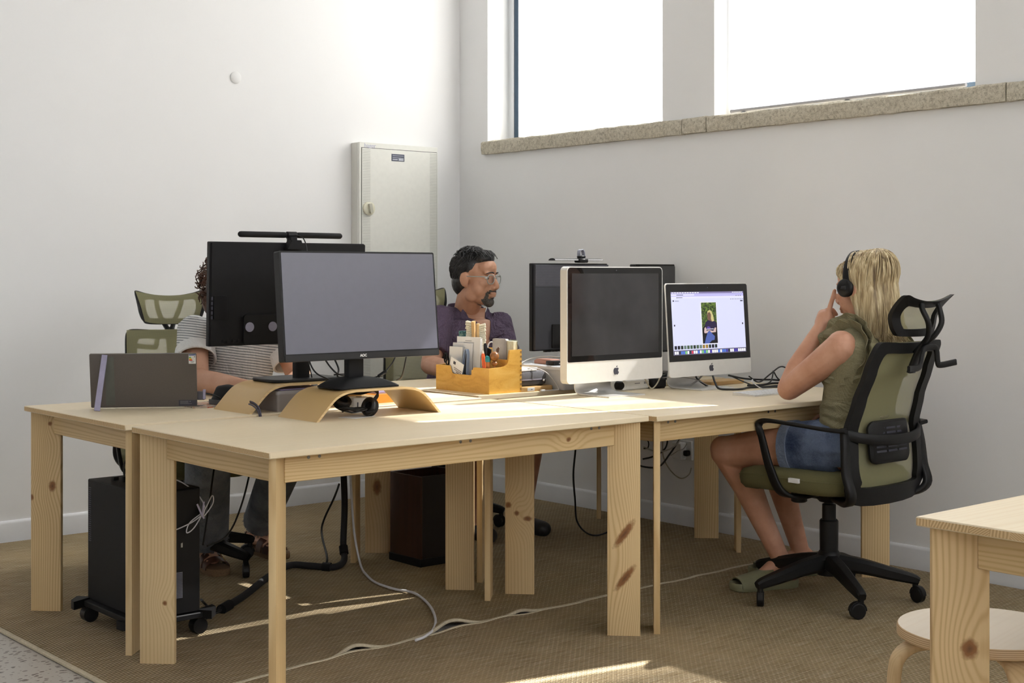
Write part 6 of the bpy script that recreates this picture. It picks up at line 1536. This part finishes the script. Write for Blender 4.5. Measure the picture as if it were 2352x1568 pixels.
# collar, open at the throat: laid on the shirt front
from mathutils.bvhtree import BVHTree
so_ = [c for c in mn.children if c.name.startswith('shirt')][0]
BV = BVHTree.FromPolygons([v.co for v in so_.data.vertices], [tuple(p.vertices) for p in so_.data.polygons])
hd_ = hw_.normalized()
def onshirt(lat, z, off):
    o_ = V(nb.x, nb.y, z)+hd_*lat+bf*.6-B1; hit = BV.ray_cast(o_, -bf)
    p_ = hit[0] if hit[0] is not None else o_-bf*.6
    far_ = (p_-o_).dot(-bf)
    if z > nb.z-.075: far_ = min(far_, .6-.080-max(0, nb.z-z)*.35)
    return o_-bf*(far_-off)
m = M(); m.sheet(lambda u, v: onshirt((2*u-1)*(.052*(1-v)**.8+.002), nb.z+.020-.173*v, .007), 14, 44, .002); m.build('throat', SKM, mn, angle=80)
for s in (-1, 1):
    m = M()
    def lap(u, v, s=s):
        a0, z0 = .060-.052*u**.9, nb.z+.022-.150*u               # inner edge: from the neck down to the top button
        a1, z1 = .092-.012*u, nb.z+.010-.100*u                    # outer edge: shoulder to collar tip
        w = math.sin(math.pi*min(1, .25+.75*(1-u)))**.5
        return onshirt(s*(a0+(a1-a0)*v*w), z0+(z1-z0)*v*w, .006+.004*(1-v))
    m.sheet(lap, 16, 6, .003); m.build('lapel', PUR, mn, angle=80)
m = M(); m.T = Matrix.Translation(-B1)
def coll(u, v):
    a = -math.pi*.62+2*math.pi*.62*u; r = .078+.018*v
    return nb+(hd_*math.sin(a)-bf*math.cos(a))*r+V(0,0,.040-.055*v-.014*(1-math.cos(a)))
m.sheet(coll, 30, 4, .003); m.build('collar', PUR, mn, angle=80)
m = M(); m.sheet(lambda u, v: onshirt(-.014+.028*v, nb.z-.150-.20*u, .002), 12, 3, .003); pk_ = m.build('placket', PUR, mn, angle=80)
for k in range(3):
    m = M(); p_ = onshirt(0, nb.z-.165-.07*k, .005); m.lathe([(.0055,0),(.0055,.002),(.0,.002)], 12, fr(p_, hd_, V(0,0,1))); m.build('button', plain('dark button', (.03,.025,.035), .3), pk_)
m = M(); m.sheet(lambda u, v: onshirt(.045+.085*v, nb.z-.135-.11*u, .003), 8, 8, .003); m.build('pocket', PUR, mn, angle=80)
DARKT = cloth('dark shorts cloth', (.03,.03,.04))
m = M(); ringloft(m, [row(V(pel.x,pel.y,.50),.16,.13), row(V(pel.x,pel.y,.58),.18,.15), row(V(pel.x,pel.y,.64),.17,.14)])
for h_, k_ in ((hr_,kr_),(hl_,kl_)): m.cyl(h_, h_.lerp(k_,.75), .108, .092, 18)
bake(m, 'shorts', DARKT, mn, B1, .006, 4)
SHOE = plain('black shoe', (.015,.015,.016), .5)
for a_ in (ar_, al_):
    m = M(); d = bf; hl2 = V(a_.x,a_.y,RZ+.03); m.cap(hl2-d*.05, hl2+d*.16, .042, .036, 14, 1.1, (0,0,1)); m.cap(hl2-d*.03+V(0,0,.02), hl2+V(0,0,.05), .042, .044, 14); o = bake(m, 'shoe', SHOE, mn, B1, .006, 3)
# hair: base plus locks
def darkhair():
    t = NT('black hair'); v = t.obj(); n = t.noise(t.mapv(v, (90,90,60)), 1.0, 3)
    t.base(t.ramp(n, [(.35, (.006,.006,.007)), (.62, (.022,.021,.022)), (.74, (.16,.16,.17))])).p(Roughness=.33); return t.m
DKH = darkhair(); random.seed(5)
m = M(); m.T = HM_; m.ell((0,-.030,.042), (.079,.092,.088), n=24, m=16); m.ell((0,-.060,-.02), (.068,.056,.070)); m.ell((0,.030,.088), (.058,.050,.036)); m.T = None
bake(m, 'hair', DKH, mn, B1, .005, 5)
m = M(); m.T = Matrix.Translation(-B1) @ HM_
for i in range(1700):
    az = random.uniform(-math.pi, math.pi); e_ = random.uniform(-.62, 1.5)
    front = math.cos(az)
    if front > .25 and e_ < .62: continue
    if abs(az) < 1.85 and e_ < .05: continue
    n_ = V(math.sin(az)*math.cos(e_), math.cos(az)*math.cos(e_), math.sin(e_))
    p_ = V(n_.x*.078, n_.y*.096-.026, n_.z*.092+.040)
    if e_ > .6: fl_ = V(n_.x*.4+.25, -.1+.5*random.random(), .05)           # top swept sideways
    else: fl_ = V(n_.x*.1, -.55 if abs(az) > .9 else -.3, -.8)
    fl_ = (fl_-n_*fl_.dot(n_)).normalized(); L = random.uniform(.020,.040); lift_ = random.uniform(.002,.008)
    sd_ = n_.cross(fl_)
    m.sweep(cr([p_, p_+fl_*L*.5+n_*lift_, p_+fl_*L+n_*lift_*.6], 3), sd_, lambda u: .0036*(1-.7*u), .0018)
for i in range(130):                                                       # quiff over the forehead
    x0 = random.uniform(-.055,.055); p_ = V(x0, .030+random.uniform(-.03,.012), .122-2.5*x0*x0); e2 = V(.012+random.uniform(-.004,.010), .044+random.uniform(-.010,.006), -.012-random.random()*.016)
    m.sweep(cr([p_, p_+e2*.5+V(0,0,.009), p_+e2], 4), (1,0,0), lambda u: .0042*(1-.7*u), .002)
m.build('hair_locks', DKH, mn, angle=80)
BRD = plain('grey black beard', (.085,.078,.072), .85, var=.8, nscale=330, bump=.7, bscale=420)
def shell(H, keep, off, name, mat, parent, base, male=True, voxel=.0035):
    m = M(); add_head(m, H, male); o = bake(m, name, mat, parent, base, voxel, 3)
    Hi = (Matrix.Translation(-base) @ H).inverted(); bm = bmesh.new(); bm.from_mesh(o.data); bm.normal_update()
    q = {v: Hi @ v.co for v in bm.verts}
    kill = [v for v in bm.verts if not keep(q[v].x, q[v].y, q[v].z, random.uniform(-.0016,.0016))]
    nr = {v: v.normal.copy() for v in bm.verts}
    for v in bm.verts: v.co += nr[v]*(off+random.uniform(0,.0012))
    bmesh.ops.delete(bm, geom=kill, context='VERTS'); bm.to_mesh(o.data); bm.free(); return o
def kbeard(x, y, z, n):
    ax = abs(x)
    if z < -.086+n and y > .056+n and z > -.123: return True                                   # chin
    if .019 < ax+n < .036 and -.092 < z < -.052 and y > .060: return True        # beside the mouth
    if ax < .034+n and -.0595 < z+n < -.0475 and y > .083: return True           # moustache
    if ax < .009+n and z < -.079: return True
    return False
def kjaw(x, y, z, n):
    ax = abs(x); lim = -.088+.9*max(0, .045-y)
    return (z < lim-.012+n*2 and z > -.125 and .0 < y < .055 and ax > .03) or (ax > .06 and -.004 < y < .020+n*2 and -.055 < z < .03)
shell(HM_, kbeard, .0032, 'beard', BRD, mn, B1)
m = M(); m.T = Matrix.Translation(-B1) @ HM_
for s in (-1, 1): m.sweep(cr([(s*.011,.0955,.0265),(s*.028,.0935,.0300),(s*.048,.0790,.0235)], 5), (0,0,1), lambda u: .0065-.003*u, .004)
m.build('eyebrow', DKH, mn)
# glasses
t = thing('eyeglasses', 'clear-framed eyeglasses worn by the bearded person', 'glasses', HCm)
HT = HM_.copy(); HT.translation = V(0,0,0)
CLR = plain('pale green-grey acetate', (.34,.38,.36), .25, var=.1)
for s in (-1, 1):
    ol = rrect(.046,.039,.016,6); P = [HT @ V(s*.0335+x, .100-.22*(abs(s*.0335+x))**1.15, y-.001) for x, y in ol]
    m = M(); m.tube(P, .0021, 8, closed=True); m.build('rim', CLR, t)
    m = M(); m.add(P, [tuple(range(len(P)))]); m.build('lens', PANE, t)
    m = M(); m.sweep(cr([HT @ V(s*.057,.090,.010), HT @ V(s*.074,.070,.010), HT @ V(s*.080,.03,.008), HT @ V(s*.082,-.012,.006), HT @ V(s*.080,-.03,-.012)], 5), (0,0,1), .004, .0022); m.build('temple', CLR, t)
m = M(); m.tube(cr([HT @ V(-.011,.0985,.005), HT @ V(0,.1045,.008), HT @ V(.011,.0985,.005)], 4), .0019, 8); m.build('bridge', CLR, t)

# ================================================================= person behind the rear monitor
B2 = V(2.72, 5.20, RZ)
lp = thing('person', 'person in grey striped T-shirt and jeans, face hidden by the monitor', 'person', B2)
pf_ = (V(math.cos(CLa), math.sin(CLa), 0)*.55+V(.15,-.85,0)).normalized(); plf = V(-pf_.y, pf_.x, 0)          # forward and their left
s_r, s_l = dep(446, 760, 5.60), dep(645, 762, 5.50)          # image left / image right shoulder
HCl = dep(534, 668, 5.42); HL_ = head_frame(HCl, pf_+V(.1,0,-.25), (0,0,1), 1.0)
ctr = (s_r+s_l)/2; pl2 = dep(505, 1000, 5.60); pl2.z = .60
hw2 = (s_l-s_r); hw2.z = 0; hw2.normalize()
mid = pl2.lerp(ctr, .55); mid.z = .80
m = M(); add_head(m, HL_); add_neck(m, HL_, ctr+V(0,0,.0), .052, .056)
ringloft(m, [(pl2+V(0,0,-.06), hw2*.14, pf_*.11), (pl2, hw2*.16, pf_*.12), (mid, hw2*.13, pf_*.10), (ctr+V(0,0,-.08), hw2*.12, pf_*.10), (ctr+V(0,0,.0), hw2*.10, pf_*.07)])
e_r = dep(452, 882, 5.42); e_r.z = TZ+.050; w_r = dep(585, 880, 5.16); w_r.z = TZ+.036
e_l = dep(690, 885, 5.42); e_l.z = TZ+.052; w_l = dep(660, 880, 5.14); w_l.z = TZ+.036
chain(m, [s_r, e_r], [.056,.047], 16); chain(m, [e_r, e_r.lerp(w_r,.35), w_r], [.047,.045,.029], 16)
chain(m, [s_l, e_l], [.056,.047], 16); chain(m, [e_l, e_l.lerp(w_l,.35), w_l], [.047,.045,.029], 16)
add_hand(m, w_r, w_r-e_r, (0,0,1), plf, .3, .95); add_hand(m, w_l, w_l-e_l, (0,0,1), -plf, .3, .95)
h1, h2 = V(pl2.x,pl2.y,.58)-plf*.09, V(pl2.x,pl2.y,.58)+plf*.09
k1, k2 = dep(478, 1040, 5.10), dep(668, 1040, 5.25); k1.z = k2.z = .56
a1 = onZ(478, 1300, RZ+.02); a1 = V(a1.x+.03, a1.y+.07, .115); a2 = onZ(592, 1262, RZ+.02); a2 = V(a2.x+.02, a2.y+.03, .125)
t1 = (onZ(505,1322,RZ)-V(a1.x,a1.y,RZ)); t1.z = 0; t1.normalize(); t2 = (onZ(668,1290,RZ)-V(a2.x,a2.y,RZ)); t2.z = 0; t2.normalize()
for h_, k_, a_, td in ((h1,k1,a1,t1),(h2,k2,a2,t2)): chain(m, [h_,k_,k_.lerp(a_,.4),a_], [.08,.062,.056,.037], 14); foot(m, a_, td, RZ+.028)
bake(m, 'body', SKL, lp, B2, .005, 4)
eyes(HL_, lp, B2)
def stripes():
    t = NT('grey striped jersey'); v = t.obj(); x = t.sep(v); w = t.math('MULTIPLY', t.noise(t.mapv(v, (5,5,5)), 1.0, 2), 5.0)
    s_ = t.math('SINE', t.math('ADD', t.math('ADD', t.math('MULTIPLY', x[2], 600.0), t.math('MULTIPLY', x[0], 110.0)), w))
    t.base(t.mix(t.math('SMOOTH_MIN', t.math('GREATER_THAN', s_, .15), 1.0, .1), (.82,.82,.81), lin(150,154,156))).p(Roughness=.9)
    t.bump(t.noise(v, 10, 4, .6, 1.2), .6, .05); return t.m
STR = stripes(); WSL = cloth('white jersey', (.80,.80,.79), .02, .5, 12)
m = M()
ringloft(m, [(pl2+V(0,0,-.05), hw2*.18, pf_*.15), (pl2+V(0,0,.06), hw2*.185, pf_*.15), (mid+V(0,0,.0), hw2*.165, pf_*.145), (ctr+V(0,0,-.10), hw2*.15, pf_*.135), (ctr+V(0,0,-.02), hw2*.14, pf_*.09), (ctr+V(0,0,.030), hw2*.07, pf_*.06)])
for s_, e_ in ((s_r, e_r), (s_l, e_l)): m.cap(s_, ctr+V(0,0,-.01), .060, .055); m.ell(s_, .066); m.cyl(s_+V(0,0,.02), s_.lerp(e_, .42), .067, .074, 20)
bake(m, 't_shirt', STR, lp, B2, .005, 6)
for s_, e_ in ((s_r, e_r), (s_l, e_l)):
    d = (e_-s_).normalized(); B_ = basis(d); m = M(); m.T = Matrix.Translation(-B2); p = s_.lerp(e_, .40)
    R_ = lambda q, r: [q+B_ @ V(r*math.cos(2*math.pi*k/28), r*math.sin(2*math.pi*k/28), 0) for k in range(28)]
    m.loft([R_(p, .0755), R_(p+d*.002, .079), R_(p+d*.052, .083), R_(p+d*.055, .079), R_(p+d*.052, .074), R_(p, .068)], closed=True); m.build('sleeve_cuff', WSL, lp)
JEAN = denim('grey wash denim', lin(104,110,120), lin(150,156,164))
m = M(); ringloft(m, [(pl2+V(0,0,-.08), hw2*.15, pf_*.13), (pl2+V(0,0,-.02), hw2*.175, pf_*.15), (pl2+V(0,0,.05), hw2*.16, pf_*.14)])
for h_, k_, a_ in ((h1,k1,a1),(h2,k2,a2)):
    chain(m, [h_,k_], [.100,.085], 18); m.ell(k_, .086); hem = a_+(k_-a_).normalized()*.055; m.cyl(k_, hem, .084, .088 if a_ is a1 else .072, 20)
bake(m, 'jeans', JEAN, lp, B2, .005, 5)
FRAY = plain('frayed hem threads', (.22,.23,.25), .9); random.seed(9)
for (k_, a_, rr_) in ((k1,a1,.088),(k2,a2,.072)):
    d = (a_-k_).normalized(); hem = a_-d*.055; B_ = basis(d); m = M(); m.T = Matrix.Translation(-B2)
    for k in range(90):
        a = random.uniform(0, 6.283); q = hem+B_ @ V(rr_*math.cos(a), rr_*math.sin(a), -.004); m.cyl(q, q+d*random.uniform(.004,.014)+B_ @ V(random.uniform(-.004,.004),random.uniform(-.004,.004),0), .0012, .0006, 5)
    o = m.build('frayed_hem', FRAY, lp); o['kind'] = 'stuff'
LEA = plain('dark brown leather', (.075,.028,.016), .4, var=.15); CORK = plain('cork sole', (.20,.12,.06), .8, var=.3, nscale=300); BRS = plain('brass buckle', (.75,.55,.25), .25, 1.0)
for a_, td in ((a1,t1),(a2,t2)):
    d = Vector(td); sd_ = V(-d.y,d.x,0); c = V(a_.x,a_.y,RZ)+d*.045; Fm = Matrix.Translation(-B2) @ fr(c, d, sd_)
    ol = [(-.115,.0),(-.105,.028),(-.05,.034),(.03,.042),(.10,.050),(.145,.036),(.155,.0),(.14,-.032),(.09,-.046),(.0,-.040),(-.06,-.034),(-.105,-.028)]
    ol = [(p.x, p.y) for p in cr([V(x,y,0) for x, y in ol+[ol[0]]], 3)[:-1]]
    m = M(); m.T = Fm; m.loft([[V(x*s_,y*s_,z) for x, y in ol] for s_, z in ((.97,0),(1,.006),(1,.024),(.97,.028))]); so = m.build('sandal', CORK, lp, label='brown two-strap buckled sandal')
    for x0, hh_ in ((.015,.078),(.068,.062)):
        m = M(); m.T = Fm
        def band(u, v, x0=x0, hh_=hh_): a = math.pi*u; return V(x0+.036*v, .047*math.cos(a), .020+(hh_-.020-.012*v)*math.sin(a)**.7)
        m.sheet(band, 18, 4, .004); m.build('strap', LEA, so, angle=80)
        m = M(); m.T = Fm; q = band(.30, .5); m.tube([q+V(-.014+.028*i_, .0+.012*math.cos(.9)*j_, .008-.010*j_) for i_, j_ in ((0,-.5),(1,-.5),(1,.7),(0,.7))], .0022, 6, closed=True); m.build('buckle', BRS, so)
    m = M(); m.T = Fm; m.sheet(lambda u, v: V(-.085-.028*math.sin(math.pi*u), .036*math.cos(math.pi*u), .03+.055*v), 12, 4, .004); m.build('heel_counter', LEA, so, angle=80)
CUR = plain('curly auburn hair', (.085,.034,.018), .5, var=.4, nscale=120)
m = M(); m.T = HL_; m.ell((0,-.03,.040), (.092,.104,.098), n=20, m=14); m.ell((0,-.055,-.05), (.088,.070,.085)); m.T = None; bake(m, 'hair', CUR, lp, B2, .006, 5)
m = M(); m.T = Matrix.Translation(-B2) @ HL_; random.seed(13)
for i in range(260):
    az = random.uniform(-2.3, 2.3); e_ = random.uniform(-.9, 1.4); n_ = V(math.sin(az)*math.cos(e_), -math.cos(az)*math.cos(e_), math.sin(e_)); p_ = V(n_.x*.090, n_.y*.102-.03, n_.z*.098+.034)
    u_ = n_.orthogonal().normalized(); v_ = n_.cross(u_); r_ = random.uniform(.007,.014); ph_ = random.uniform(0,6.28); P = [p_+n_*(.004+.0042*k)+u_*r_*math.cos(ph_+k*.95)+v_*r_*math.sin(ph_+k*.95)+V(0,0,-.0018*k) for k in range(9)]
    m.tube(P, lambda u: .0036*(1-.5*u), 5)
m.build('curls', CUR, lp, angle=80)
